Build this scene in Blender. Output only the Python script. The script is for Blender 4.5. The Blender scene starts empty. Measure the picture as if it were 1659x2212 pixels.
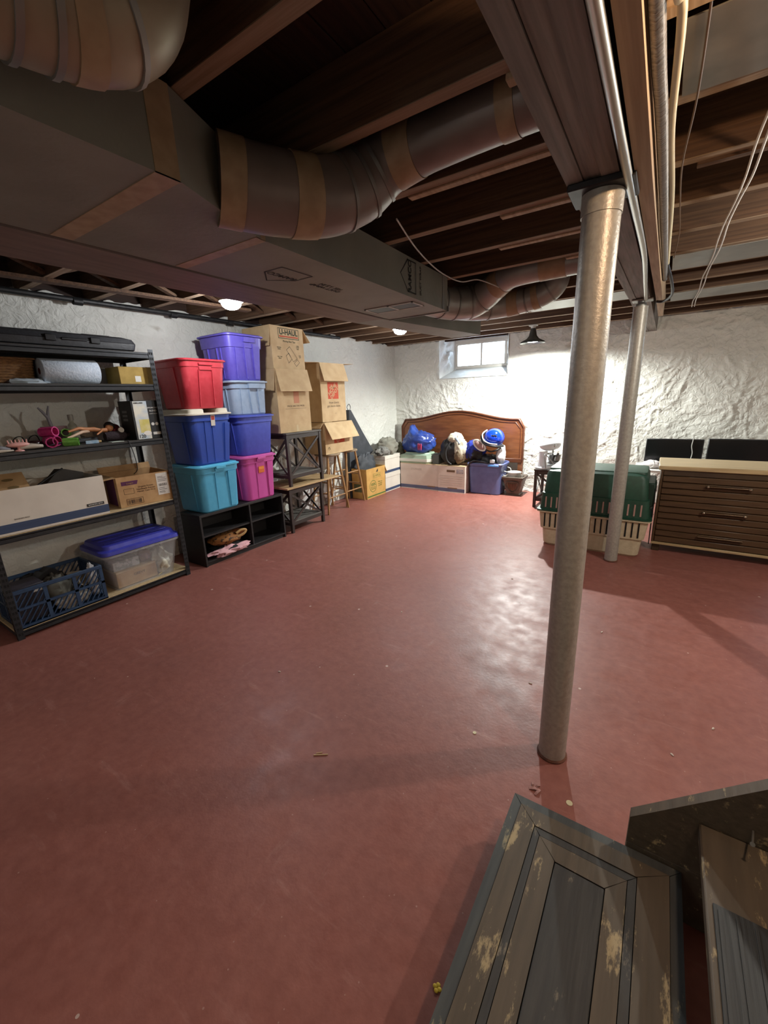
import bpy, bmesh, math, random
from mathutils import Vector, Matrix, noise, Euler
random.seed(7)
PI = math.pi
scene = bpy.context.scene
COL = scene.collection
R = math.radians

# ------------------------------------------------------------------ camera
CAM_H = 1.44
F_PX = 891.126
def camera_axes(pitch, roll, yaw):
    fwd = Vector((math.sin(yaw)*math.cos(pitch), math.cos(yaw)*math.cos(pitch), -math.sin(pitch)))
    right = Vector((math.cos(yaw), -math.sin(yaw), 0)); up = right.cross(fwd)
    return (math.cos(roll)*right + math.sin(roll)*up, -math.sin(roll)*right + math.cos(roll)*up, fwd)
ca, cb, cc = camera_axes(R(15.449), R(-2.0067), R(-33.714))
cam_data = bpy.data.cameras.new('camera'); cam = bpy.data.objects.new('camera', cam_data); COL.objects.link(cam)
m3 = Matrix((ca, cb, -cc)).transposed()
cam.matrix_world = Matrix.Translation((0, 0, CAM_H)) @ m3.to_4x4()
cam_data.sensor_fit = 'VERTICAL'; cam_data.sensor_height = 32.0; cam_data.sensor_width = 24.0
cam_data.lens = F_PX/2212*32.0; cam_data.clip_start = 0.02; cam_data.clip_end = 60
scene.camera = cam

# ------------------------------------------------------------------ world, light, exposure
world = bpy.data.worlds.new('daylight'); scene.world = world; world.use_nodes = True
bgn = world.node_tree.nodes['Background']
bgn.inputs[0].default_value = (0.62, 0.80, 1.0, 1); bgn.inputs[1].default_value = 14.0
scene.view_settings.view_transform = 'Standard'; scene.view_settings.look = 'None'
scene.view_settings.gamma = 1.0; scene.view_settings.use_curve_mapping = False
scene.view_settings.exposure = 0.12
PENDANT_W = 520.0; BULB_W = 24.0; STAIR_BULB_W = 26.0; REAR_FILL_W = 6.0; SIDE_FILL_W = 72.0
scene.cycles.max_bounces = 8; scene.cycles.diffuse_bounces = 5; scene.cycles.glossy_bounces = 3
scene.cycles.transparent_max_bounces = 12; scene.cycles.sample_clamp_indirect = 4.0
scene.cycles.use_denoising = True

# ------------------------------------------------------------------ helpers: colour and materials
def lin(h):
    h = h.lstrip('#'); c = [int(h[i:i+2], 16)/255 for i in (0, 2, 4)]
    return tuple((x/12.92 if x <= .04045 else ((x+.055)/1.055)**2.4) for x in c) + (1.0,)
MATS = {}
def mat(name, col, col2=None, rough=.6, metal=0.0, scale=12.0, stretch=(1, 1, 1), bump=0.0, bscale=None, detail=4.0,
        spec=.5, contrast=(.35, .65), emit=None, estr=0.0, rough2=None, coat=0.0, sheen=0.0):
    if name in MATS: return MATS[name]
    m = bpy.data.materials.new(name); m.use_nodes = True; nt = m.node_tree; N = nt.nodes; L = nt.links
    p = N['Principled BSDF']
    p.inputs['Roughness'].default_value = rough; p.inputs['Metallic'].default_value = metal
    p.inputs['Specular IOR Level'].default_value = spec; p.inputs['Base Color'].default_value = lin(col)
    if coat: p.inputs['Coat Weight'].default_value = coat
    if sheen: p.inputs['Sheen Weight'].default_value = sheen
    if emit:
        p.inputs['Emission Color'].default_value = lin(emit); p.inputs['Emission Strength'].default_value = estr
    if col2 or bump:
        tc = N.new('ShaderNodeTexCoord'); mp = N.new('ShaderNodeMapping'); mp.inputs['Scale'].default_value = stretch
        L.new(tc.outputs['Object'], mp.inputs['Vector'])
        nz = N.new('ShaderNodeTexNoise'); nz.inputs['Scale'].default_value = scale; nz.inputs['Detail'].default_value = detail
        L.new(mp.outputs[0], nz.inputs['Vector'])
        if col2:
            rp = N.new('ShaderNodeValToRGB'); rp.color_ramp.elements[0].position = contrast[0]; rp.color_ramp.elements[1].position = contrast[1]
            rp.color_ramp.elements[0].color = lin(col); rp.color_ramp.elements[1].color = lin(col2)
            L.new(nz.outputs['Fac'], rp.inputs[0]); L.new(rp.outputs[0], p.inputs['Base Color'])
        if rough2 is not None:
            mr = N.new('ShaderNodeMapRange'); mr.inputs[3].default_value = rough; mr.inputs[4].default_value = rough2
            mr.inputs[1].default_value = .3; mr.inputs[2].default_value = .7
            L.new(nz.outputs['Fac'], mr.inputs[0]); L.new(mr.outputs[0], p.inputs['Roughness'])
        if bump:
            src = nz
            if bscale:
                src = N.new('ShaderNodeTexNoise'); src.inputs['Scale'].default_value = bscale; src.inputs['Detail'].default_value = 5
                L.new(mp.outputs[0], src.inputs['Vector'])
            b = N.new('ShaderNodeBump'); b.inputs['Strength'].default_value = bump; b.inputs['Distance'].default_value = .01
            L.new(src.outputs['Fac'], b.inputs['Height']); L.new(b.outputs[0], p.inputs['Normal'])
    MATS[name] = m; return m

# ------------------------------------------------------------------ helpers: mesh building
class MB:
    def __init__(s): s.v = []; s.f = []; s.mi = []
    def add(s, vs, fs, mi=0):
        o = len(s.v); s.v += [tuple(v) for v in vs]; s.f += [tuple(i+o for i in f) for f in fs]; s.mi += [mi]*len(fs); return s
    def box(s, x0, x1, y0, y1, z0, z1, mi=0, bev=0.0, xf=None):
        if x0 > x1: x0, x1 = x1, x0
        if y0 > y1: y0, y1 = y1, y0
        if z0 > z1: z0, z1 = z1, z0
        if bev <= 0:
            vs = [(x, y, z) for x in (x0, x1) for y in (y0, y1) for z in (z0, z1)]
            fs = [(0, 1, 3, 2), (4, 6, 7, 5), (0, 4, 5, 1), (2, 3, 7, 6), (0, 2, 6, 4), (1, 5, 7, 3)]
        else:
            b = min(bev, (x1-x0)/2.05, (y1-y0)/2.05, (z1-z0)/2.05)
            vs = []; idx = {}
            X = (x0, x1); Y = (y0, y1); Z = (z0, z1); sg = (1, -1)
            for i in (0, 1):
                for j in (0, 1):
                    for k in (0, 1):
                        xi, yi, zi = X[i]+sg[i]*b, Y[j]+sg[j]*b, Z[k]+sg[k]*b
                        for a, q in (('x', (X[i], yi, zi)), ('y', (xi, Y[j], zi)), ('z', (xi, yi, Z[k]))):
                            idx[(a, i, j, k)] = len(vs); vs.append(q)
            fs = []
            for i in (0, 1):
                fs.append([idx[('x', i, j, k)] for j, k in ((0, 0), (1, 0), (1, 1), (0, 1))])
                fs.append([idx[('y', j, i, k)] for j, k in ((0, 0), (1, 0), (1, 1), (0, 1))])
                fs.append([idx[('z', j, k, i)] for j, k in ((0, 0), (1, 0), (1, 1), (0, 1))])
            for i in (0, 1):
                for j in (0, 1):
                    fs.append([idx[('x', i, j, 0)], idx[('x', i, j, 1)], idx[('y', i, j, 1)], idx[('y', i, j, 0)]])
                    fs.append([idx[('x', i, 0, j)], idx[('x', i, 1, j)], idx[('z', i, 1, j)], idx[('z', i, 0, j)]])
                    fs.append([idx[('y', 0, i, j)], idx[('y', 1, i, j)], idx[('z', 1, i, j)], idx[('z', 0, i, j)]])
                    for k in (0, 1): fs.append([idx[('x', i, j, k)], idx[('y', i, j, k)], idx[('z', i, j, k)]])
        if xf is not None: vs = [xf @ Vector(v) for v in vs]
        return s.add(vs, fs, mi)
    def bar(s, p0, p1, w, t, mi=0, up=(0, 0, 1), bev=0.0):
        p0 = Vector(p0); p1 = Vector(p1); d = (p1-p0); L = d.length; d.normalize()
        u = Vector(up); a = d.cross(u)
        if a.length < 1e-4: a = d.cross(Vector((0, 1, 0)))
        a.normalize(); u = a.cross(d)
        M = Matrix((a, d, u)).transposed().to_4x4(); M.translation = p0
        return s.box(-w/2, w/2, 0, L, -t/2, t/2, mi, bev, M)
    def loft(s, loops, mi=0, cap0=True, cap1=True, close=True):
        n = len(loops[0]); vs = [p for lp in loops for p in lp]; fs = []
        for i in range(len(loops)-1):
            for j in range(n if close else n-1):
                k = (j+1) % n; fs.append((i*n+j, i*n+k, (i+1)*n+k, (i+1)*n+j))
        if cap0: fs.append(tuple(range(n))[::-1])
        if cap1: fs.append(tuple((len(loops)-1)*n+j for j in range(n)))
        return s.add(vs, fs, mi)
    def cyl(s, p0, p1, r0, r1=None, n=16, mi=0, caps=True):
        p0 = Vector(p0); p1 = Vector(p1); r1 = r0 if r1 is None else r1
        d = (p1-p0).normalized(); a = d.orthogonal().normalized(); b = d.cross(a)
        lp = [[p + r*(math.cos(t)*a+math.sin(t)*b) for t in (2*PI*i/n for i in range(n))] for p, r in ((p0, r0), (p1, r1))]
        return s.loft(lp, mi, caps, caps)
    def tube(s, pts, r, n=8, mi=0, caps=True):
        pts = [Vector(p) for p in pts]; rs = r if isinstance(r, (list, tuple)) else [r]*len(pts)
        loops = []; a = None
        for i, p in enumerate(pts):
            d = (pts[min(i+1, len(pts)-1)]-pts[max(i-1, 0)]).normalized()
            if a is None: a = d.orthogonal().normalized()
            a = (a - d*a.dot(d)).normalized(); b = d.cross(a)
            loops.append([p + rs[i]*(math.cos(t)*a+math.sin(t)*b) for t in (2*PI*k/n for k in range(n))])
        return s.loft(loops, mi, caps, caps)
    def lathe(s, prof, n=24, c=(0, 0, 0), mi=0, axis='z', cap=True):
        loops = []
        for r, z in prof:
            lp = []
            for k in range(n):
                t = 2*PI*k/n; x, y = r*math.cos(t), r*math.sin(t)
                q = {'z': (x, y, z), 'x': (z, x, y), 'y': (x, z, y)}[axis]
                lp.append((q[0]+c[0], q[1]+c[1], q[2]+c[2]))
            loops.append(lp)
        return s.loft(loops, mi, cap, cap)
    def prism(s, poly, a0, a1, plane='xz', mi=0):
        def q(u, v, w): return {'xz': (u, w, v), 'xy': (u, v, w), 'yz': (w, u, v)}[plane]
        return s.loft([[q(u, v, a0) for u, v in poly], [q(u, v, a1) for u, v in poly]], mi)
    def ball(s, c, r, nu=16, nv=10, mi=0, amp=0.0, seed=0, freq=3.0, xf=None, zmin=None):
        if not isinstance(r, (tuple, list)): r = (r, r, r)
        vs = []; fs = []
        for i in range(nv+1):
            ph = PI*i/nv
            for j in range(nu):
                th = 2*PI*j/nu; d = Vector((math.sin(ph)*math.cos(th), math.sin(ph)*math.sin(th), math.cos(ph)))
                k = 1.0
                if amp:
                    o_ = Vector((seed*7.3, seed*3.1, seed)); k += amp*.9*noise.noise(d*freq*.8+o_)+amp*.55*((1-abs(noise.noise(d*freq*1.7+o_)))**4-.4)+amp*.22*((1-abs(noise.noise(d*freq*3.6+o_)))**3-.4)
                p = Vector((d.x*r[0]*k, d.y*r[1]*k, d.z*r[2]*k))
                if xf is not None: p = xf @ p
                p = p+Vector(c)
                if zmin is not None and p.z < zmin: p.z = zmin
                vs.append(p)
        for i in range(nv):
            for j in range(nu):
                k = (j+1) % nu; fs.append((i*nu+j, i*nu+k, (i+1)*nu+k, (i+1)*nu+j))
        return s.add(vs, fs, mi)
    def build(s, name, mats, parent=None, loc=None, rot=None, smooth=40, weld=1e-5):
        me = bpy.data.meshes.new(name)
        bm = bmesh.new(); bv = [bm.verts.new(v) for v in s.v]; lay = []
        for f, k in zip(s.f, s.mi):
            try:
                fc = bm.faces.new([bv[i] for i in f]); fc.material_index = k
            except ValueError: pass
        if weld: bmesh.ops.remove_doubles(bm, verts=bm.verts, dist=weld)
        bmesh.ops.recalc_face_normals(bm, faces=bm.faces)
        bm.to_mesh(me); bm.free()
        for k in (mats if isinstance(mats, (list, tuple)) else [mats]): me.materials.append(k)
        if smooth:
            for p in me.polygons: p.use_smooth = True
            me.set_sharp_from_angle(angle=R(smooth))
        o = bpy.data.objects.new(name, me); COL.objects.link(o)
        if parent: o.parent = parent
        if loc is not None: o.location = loc
        if rot is not None: o.rotation_euler = rot
        return o
def rrect(w, d, r, z, n=4, c=(0, 0)):
    out = []; r = min(r, w/2-1e-4, d/2-1e-4)
    for cx, cy, a0 in ((w/2-r, d/2-r, 0), (-w/2+r, d/2-r, PI/2), (-w/2+r, -d/2+r, PI), (w/2-r, -d/2+r, 1.5*PI)):
        for i in range(n+1):
            t = a0+PI/2*i/n; out.append((c[0]+cx+r*math.cos(t), c[1]+cy+r*math.sin(t), z))
    return out
def tag(o, label, cat, group=None):
    o['label'] = label; o['category'] = cat
    if group: o['group'] = group
    return o
def struct(o, label=None):
    o['kind'] = 'structure'
    if label: o['label'] = label
    return o
def thing(name, label, cat, loc=(0, 0, 0), rotz=0.0, group=None):
    o = bpy.data.objects.new(name, None); COL.objects.link(o); o.empty_display_size = .1
    o.location = loc; o.rotation_euler = (0, 0, rotz); return tag(o, label, cat, group)
def text(name, s, size, m, parent, loc, rot=(PI/2, 0, 0), sx=1.0, shear=0.0, align='CENTER', bold=0.0):
    cu = bpy.data.curves.new(name, 'FONT'); cu.body = s; cu.size = size; cu.extrude = .0004; cu.align_x = align; cu.align_y = 'CENTER'
    cu.resolution_u = 3; cu.shear = shear; cu.offset = bold
    tmp = bpy.data.objects.new(name, cu); COL.objects.link(tmp)
    me = bpy.data.meshes.new_from_object(tmp); bpy.data.objects.remove(tmp); bpy.data.curves.remove(cu)
    me.name = name; me.materials.clear(); me.materials.append(m)
    o = bpy.data.objects.new(name, me); COL.objects.link(o); o.parent = parent; o.location = loc; o.rotation_euler = rot; o.scale = (sx, 1, 1)
    return o
def fbm(p, octs=4):
    v = 0; a = 1.0
    for _ in range(octs): v += a*noise.noise(p); p = p*2.03; a *= .5
    return v

# ------------------------------------------------------------------ room dimensions
XL, XR, YB, YN = -3.87, 2.7, 6.30, -1.5      # wall faces
ZJ, ZS = 2.25, 2.45                          # joist underside, subfloor underside
JY = [0.86+.437*k for k in range(-5, 13)]    # joist centre lines

# ------------------------------------------------------------------ structure materials
def floor_material():
    m = bpy.data.materials.new('red_painted_concrete'); m.use_nodes = True; nt = m.node_tree; N = nt.nodes; L = nt.links
    p = N['Principled BSDF']; tc = N.new('ShaderNodeTexCoord')
    def nz(scale, detail=4, st=None, rough=.55, rot=0):
        n = N.new('ShaderNodeTexNoise'); n.inputs['Scale'].default_value = scale; n.inputs['Detail'].default_value = detail; n.inputs['Roughness'].default_value = rough
        mp = N.new('ShaderNodeMapping'); mp.inputs['Scale'].default_value = st or (1, 1, 1); mp.inputs['Rotation'].default_value = (0, 0, rot)
        L.new(tc.outputs['Object'], mp.inputs[0]); L.new(mp.outputs[0], n.inputs['Vector']); return n.outputs['Fac']
    def ramp(src, stops):
        r = N.new('ShaderNodeValToRGB'); e = r.color_ramp.elements
        while len(e) < len(stops): e.new(.5)
        for i, (q, c) in enumerate(stops): e[i].position = q; e[i].color = c if len(c) == 4 else lin(c)
        L.new(src, r.inputs[0]); return r.outputs[0]
    def mix(a, b, fac):
        x = N.new('ShaderNodeMix'); x.data_type = 'RGBA'; L.new(fac, x.inputs[0]); L.new(a, x.inputs[6])
        if isinstance(b, str): x.inputs[7].default_value = lin(b)
        else: L.new(b, x.inputs[7])
        return x.outputs[2]
    W = (1, 1, 1, 1); K = (0, 0, 0, 1)
    base = ramp(nz(1.1, 6), [(.3, '#7c4b43'), (.55, '#8b5349'), (.75, '#986257')])
    fine = ramp(nz(24, 5), [(.35, '#7f5047'), (.7, '#a36c61')]); half = N.new('ShaderNodeValue'); half.outputs[0].default_value = .35
    c = mix(base, fine, half.outputs[0])
    # pale scuffs and dragged scratches
    sc = ramp(nz(3.2, 6, (1, 5, 1), .65, .5), [(.60, K), (.78, (.42, .42, .42, 1))]); c = mix(c, '#b98a82', sc)
    sc2 = ramp(nz(2.6, 7, (5, 1, 1), .7, .2), [(.62, K), (.8, (.35, .35, .35, 1))]); c = mix(c, '#b7938b', sc2)
    # scattered paint chips
    vo = N.new('ShaderNodeTexVoronoi'); vo.inputs['Scale'].default_value = 7.5; vo.feature = 'F1'; L.new(tc.outputs['Object'], vo.inputs['Vector'])
    wn = N.new('ShaderNodeTexWhiteNoise'); L.new(vo.outputs['Position'], wn.inputs['Vector'])
    rad = N.new('ShaderNodeMath'); rad.operation = 'MULTIPLY'; rad.inputs[1].default_value = .07
    pw = N.new('ShaderNodeMath'); pw.operation = 'POWER'; pw.inputs[1].default_value = 3; L.new(wn.outputs['Value'], pw.inputs[0]); L.new(pw.outputs[0], rad.inputs[0])
    lt = N.new('ShaderNodeMath'); lt.operation = 'LESS_THAN'; L.new(vo.outputs['Distance'], lt.inputs[0]); L.new(rad.outputs[0], lt.inputs[1])
    c = mix(c, '#bfa79c', lt.outputs[0])
    vo2 = N.new('ShaderNodeTexVoronoi'); vo2.inputs['Scale'].default_value = 26; L.new(tc.outputs['Object'], vo2.inputs['Vector'])
    wn2 = N.new('ShaderNodeTexWhiteNoise'); L.new(vo2.outputs['Position'], wn2.inputs['Vector'])
    gt = N.new('ShaderNodeMath'); gt.operation = 'GREATER_THAN'; gt.inputs[1].default_value = .72; L.new(wn2.outputs['Value'], gt.inputs[0])
    lt2 = N.new('ShaderNodeMath'); lt2.operation = 'LESS_THAN'; lt2.inputs[1].default_value = .07; L.new(vo2.outputs['Distance'], lt2.inputs[0])
    mu = N.new('ShaderNodeMath'); mu.operation = 'MULTIPLY'; L.new(gt.outputs[0], mu.inputs[0]); L.new(lt2.outputs[0], mu.inputs[1])
    mu2 = N.new('ShaderNodeMath'); mu2.operation = 'MULTIPLY'; mu2.inputs[1].default_value = .6; L.new(mu.outputs[0], mu2.inputs[0])
    c = mix(c, '#b08f86', mu2.outputs[0])
    L.new(c, p.inputs['Base Color'])
    mr = N.new('ShaderNodeMapRange'); mr.inputs[1].default_value = .3; mr.inputs[2].default_value = .7; mr.inputs[3].default_value = .38; mr.inputs[4].default_value = .56
    L.new(nz(9, 6), mr.inputs[0]); L.new(mr.outputs[0], p.inputs['Roughness']); p.inputs['Specular IOR Level'].default_value = .42
    b = N.new('ShaderNodeBump'); b.inputs['Strength'].default_value = .10; b.inputs['Distance'].default_value = .02
    b2 = N.new('ShaderNodeBump'); b2.inputs['Strength'].default_value = .12; b2.inputs['Distance'].default_value = .006
    L.new(nz(3.0, 5), b.inputs['Height']); L.new(nz(60, 4), b2.inputs['Height']); L.new(b.outputs[0], b2.inputs['Normal']); L.new(b2.outputs[0], p.inputs['Normal'])
    return m
def wall_material():
    m = bpy.data.materials.new('whitewashed_plaster'); m.use_nodes = True; nt = m.node_tree; N = nt.nodes; L = nt.links
    p = N['Principled BSDF']; tc = N.new('ShaderNodeTexCoord'); p.inputs['Roughness'].default_value = .62
    def nz(scale, detail=5, dist=0.0):
        n = N.new('ShaderNodeTexNoise'); n.inputs['Scale'].default_value = scale; n.inputs['Detail'].default_value = detail; n.inputs['Distortion'].default_value = dist
        L.new(tc.outputs['Object'], n.inputs['Vector']); return n.outputs['Fac']
    r = N.new('ShaderNodeValToRGB'); r.color_ramp.elements[0].position = .3; r.color_ramp.elements[1].position = .7
    r.color_ramp.elements[0].color = lin('#cfcfc7'); r.color_ramp.elements[1].color = lin('#dcdcd4'); L.new(nz(1.7, 5), r.inputs[0])
    st = N.new('ShaderNodeValToRGB'); st.color_ramp.elements[0].position = .71; st.color_ramp.elements[1].position = .77
    st.color_ramp.elements[0].color = (0, 0, 0, 1); st.color_ramp.elements[1].color = (.75, .75, .75, 1); L.new(nz(3.4, 7, .6), st.inputs[0])
    mx = N.new('ShaderNodeMix'); mx.data_type = 'RGBA'; L.new(st.outputs[0], mx.inputs[0]); L.new(r.outputs[0], mx.inputs[6]); mx.inputs[7].default_value = lin('#9a9280')
    L.new(mx.outputs[2], p.inputs['Base Color'])
    b = N.new('ShaderNodeBump'); b.inputs['Strength'].default_value = .7; b.inputs['Distance'].default_value = .022; L.new(nz(15, 7, 1.6), b.inputs['Height'])
    b2 = N.new('ShaderNodeBump'); b2.inputs['Strength'].default_value = .25; b2.inputs['Distance'].default_value = .005; L.new(nz(70, 4), b2.inputs['Height'])
    L.new(b.outputs[0], b2.inputs['Normal']); L.new(b2.outputs[0], p.inputs['Normal'])
    return m
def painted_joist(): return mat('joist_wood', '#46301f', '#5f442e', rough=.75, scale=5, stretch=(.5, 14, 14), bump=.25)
M_JOISTB = mat('lit_joist_underside', '#7d6850', '#94806a', rough=.8, scale=5, stretch=(.6, 14, 14), bump=.25)  # joist undersides paler than the sides: light from below put into the colour
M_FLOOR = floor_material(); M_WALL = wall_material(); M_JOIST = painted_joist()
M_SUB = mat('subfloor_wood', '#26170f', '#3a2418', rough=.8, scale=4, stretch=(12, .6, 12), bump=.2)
M_BEAM = mat('beam_wood', '#6a645e', '#857e77', rough=.8, scale=5, stretch=(14, .5, 14), bump=.3)
M_LEDGER = mat('pale_ledger_wood', '#9a8468', '#b39c7e', rough=.75, scale=5, stretch=(14, .5, 14), bump=.2)
M_GALV = mat('galvanised_steel', '#80807c', '#9a9a95', rough=.42, metal=.75, scale=6, bump=.08, rough2=.6)
M_DUCT = mat('grey_duct_wrap', '#77786f', '#85867c', rough=.6, metal=.0, scale=3, bump=.12, bscale=40)
M_TAPE = mat('brown_duct_tape', '#978063', '#a89274', rough=.5, scale=20, bump=.15)
M_DUCTOLD = mat('brown_painted_duct', '#6d5f59', '#7d6e66', rough=.6, scale=4, stretch=(6, .8, 6), bump=.1)
M_POST = mat('silver_painted_steel', '#9c9990', '#aba89e', rough=.4, metal=.25, scale=60, bump=.12, bscale=120)
M_DARK = mat('dark_iron', '#2b2b2c', '#3a3a3a', rough=.5, metal=.6, scale=20)
M_WHITEP = mat('white_paint', '#d9d7d0', rough=.5)
M_BLACK = mat('black_plastic', '#17181a', rough=.45)

# ------------------------------------------------------------------ floor, walls
fl = MB().box(XL-.3, XR+.3, YN-.2, YB+.35, -.12, 0).build('floor', M_FLOOR, smooth=0)
struct(fl, 'worn oxblood red painted concrete basement floor')
def rough_wall(name, org, du, nrm, length, z0, z1, step, amp, seed, holes=(), back=.3, label=''):
    """plaster wall: displaced grid, origin org (floor), u direction du, inward normal nrm"""
    org = Vector(org); du = Vector(du); nrm = Vector(nrm); nu = int(length/step); nv = int((z1-z0)/step)
    vs = []; fs = []; sd = Vector((seed*3.7, seed*1.9, seed*8.1))
    for j in range(nv+1):
        for i in range(nu+1):
            u = length*i/nu; z = z0+(z1-z0)*j/nv; p = Vector((u, z, 0))
            wv = Vector((noise.noise(p*3+sd), noise.noise(p*3+sd+Vector((9, 4, 1))), 0))*.35
            rg = 1-abs(noise.noise(Vector((p.x*3.6, p.y*5.2, 0))+wv*3+sd)); rg2 = 1-abs(noise.noise(Vector((p.x*8.5, p.y*11, 0))+wv*4+sd*2))
            a = fbm(p*1.2+sd, 3)*.6 + rg**12*.42 + rg2**9*.34 + fbm(Vector((p.x*11, p.y*15, 0))+sd, 3)*.16
            w = amp
            for hl in holes:
                if hl[0]-.10 < u < hl[1]+.10 and hl[2]-.10 < z < hl[3]+.2: w = amp*.35
            q = org+du*u+Vector((0, 0, z))+nrm*(a*w-amp*.45)
            if j == nv: q.z += .035*fbm(p*5+sd, 3)
            vs.append(q)
    for j in range(nv):
        for i in range(nu):
            uc = length*(i+.5)/nu; zc = z0+(z1-z0)*(j+.5)/nv
            if any(hl[0] < uc < hl[1] and hl[2] < zc < hl[3] for hl in holes): continue
            a = j*(nu+1)+i; fs.append((a, a+1, a+nu+2, a+nu+1))
    mb = MB().add(vs, fs); e = org+du*length; b0, b1 = org-nrm*back, e-nrm*back
    if not holes:
        mb.add([b0+Vector((0, 0, z0)), b1+Vector((0, 0, z0)), b1+Vector((0, 0, z1)), b0+Vector((0, 0, z1))], [(0, 1, 2, 3)])
    o = mb.build(name, M_WALL, smooth=60); struct(o, label); return o
rough_wall('wall_left', (XL, YN, 0), (0, 1, 0), (1, 0, 0), YB+.25-YN, 0, 2.275, .018, .020, 1, label='white lumpy plaster wall behind the shelving and totes')
WX0, WX1, WZ0, WZ1 = -3.03, -1.96, 1.715, 2.30
WDX = (0.0, 4.55)                              # the window in view and its twin further along the same wall
rough_wall('wall_back', (XL-.2, YB, 0), (1, 0, 0), (0, -1, 0), XR+.4-XL, 0, 2.275, .014, .027, 2, holes=[(WX0-XL+.2+d, WX1-XL+.2+d, WZ0, 2.6) for d in WDX], label='whitewashed rubble wall with the small window')
struct(MB().box(XR, XR+.2, YN-.2, YB+.3, 0, 2.4).build('wall_right', M_WALL), 'white plaster wall beyond the dresser')
struct(MB().box(XL-.3, XR+.2, YN-.2, YN, 0, 2.4).build('wall_near', M_WALL), 'white plaster wall behind the stairs')

# windows: splayed reveal, frame, two panes
M_REVEAL = mat('painted_reveal', '#cfd2d2', '#dcdedc', rough=.5, scale=8, bump=.6, bscale=18)
gl = bpy.data.materials.new('window_glass'); gl.use_nodes = True; g = gl.node_tree
g.nodes.remove(g.nodes['Principled BSDF']); tr = g.nodes.new('ShaderNodeBsdfTransparent'); go = g.nodes.new('ShaderNodeBsdfGlossy'); go.inputs['Roughness'].default_value = .05
mxg = g.nodes.new('ShaderNodeMixShader'); mxg.inputs[0].default_value = .06; g.links.new(tr.outputs[0], mxg.inputs[1]); g.links.new(go.outputs[0], mxg.inputs[2])
g.links.new(mxg.outputs[0], g.nodes['Material Output'].inputs[0])
def window(name, dx, label):
    wn_ = bpy.data.objects.new(name, None); COL.objects.link(wn_); wn_.location = (-2.45+dx, YB+.2, 1.9); struct(wn_, label)
    def W(x, y, z): return (x+2.45, y-YB-.2, z-1.9)
    PX0, PX1, PZ0, PZ1, YP = -2.86, -2.03, 1.845, 2.235, YB+.2
    rv = MB(); nseg = 22
    def patch(a, b, c, d, amp, seed):
        vs = []; fs = []
        for i in range(nseg+1):
            for j in range(nseg+1):
                s, t = i/nseg, j/nseg
                p = (Vector(a)*(1-s)+Vector(b)*s)*(1-t)+(Vector(d)*(1-s)+Vector(c)*s)*t
                k = amp*math.sin(PI*s)*math.sin(PI*t); p = p+Vector((1, .3, 1))*k*fbm(p*11+Vector((seed, 0, 0)), 3); vs.append(W(*p))
        for i in range(nseg):
            for j in range(nseg): q = i*(nseg+1)+j; fs.append((q, q+nseg+1, q+nseg+2, q+1))
        rv.add(vs, fs)
    yf = YB-.012
    patch((WX0-.012, yf, WZ0-.012), (PX0, YP, PZ0), (PX0, YP, 2.36), (WX0-.012, yf, 2.36), .07, 1)
    patch((WX1+.012, yf, WZ0-.012), (PX1, YP, PZ0), (PX1, YP, 2.36), (WX1+.012, yf, 2.36), .02, 2)
    patch((WX0-.012, yf, WZ0-.012), (WX1+.012, yf, WZ0-.012), (PX1, YP, PZ0), (PX0, YP, PZ0), .02, 3)
    rv.build('reveal', M_REVEAL, wn_)
    fr = MB(); fw = .042; X0, X1, Z0, Z1 = PX0+2.45, PX1+2.45, PZ0-1.9, PZ1-1.9
    fr.box(X0, X1, -.012, .03, Z0, Z0+fw, bev=.004).box(X0, X1, -.012, .03, Z1-fw, Z1, bev=.004).box(X0, X0+fw, -.012, .03, Z0+fw, Z1-fw, bev=.004).box(X1-fw, X1, -.012, .03, Z0+fw, Z1-fw, bev=.004)
    fr.build('window_frame', M_WHITEP, wn_)
    MB().box(X0, X1, -.012, .12, Z1, .50).build('window_head', M_WHITEP, wn_, smooth=0)
    XM = -2.43+2.45
    MB().box(XM-.014, XM+.014, -.009, .028, Z0+fw, Z1-fw, bev=.003).build('mullion', M_WHITEP, wn_)
    for a, b in ((X0+fw, XM-.014), (XM+.014, X1-fw)): MB().box(a, b, .008, .012, Z0+fw, Z1-fw).build('pane', gl, wn_)
window('window_1', WDX[0], 'two-pane basement window in a deep splayed plaster reveal')
window('window_2', WDX[1], 'twin basement window further along the back wall')

# ------------------------------------------------------------------ ceiling: subfloor boards, joists, bridging
ceil = bpy.data.objects.new('ceiling', None); COL.objects.link(ceil); ceil.location = (0, 0, ZS); struct(ceil, 'open basement ceiling of dark joists and subfloor boards')
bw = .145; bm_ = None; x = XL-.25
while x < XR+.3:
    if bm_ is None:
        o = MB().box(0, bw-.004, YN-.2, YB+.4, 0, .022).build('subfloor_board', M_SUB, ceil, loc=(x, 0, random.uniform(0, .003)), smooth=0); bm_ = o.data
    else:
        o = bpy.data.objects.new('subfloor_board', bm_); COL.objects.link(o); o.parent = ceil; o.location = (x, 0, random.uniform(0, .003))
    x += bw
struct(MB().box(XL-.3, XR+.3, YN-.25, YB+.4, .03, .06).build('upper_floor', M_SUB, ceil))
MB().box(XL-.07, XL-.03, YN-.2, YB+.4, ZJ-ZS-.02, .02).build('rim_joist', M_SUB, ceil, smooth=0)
MB().box(XL-.16, XR+.2, YB+.06, YB+.10, ZJ-ZS+.005, .02).build('rim_joist', M_SUB, ceil, smooth=0)
jm = None
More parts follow.
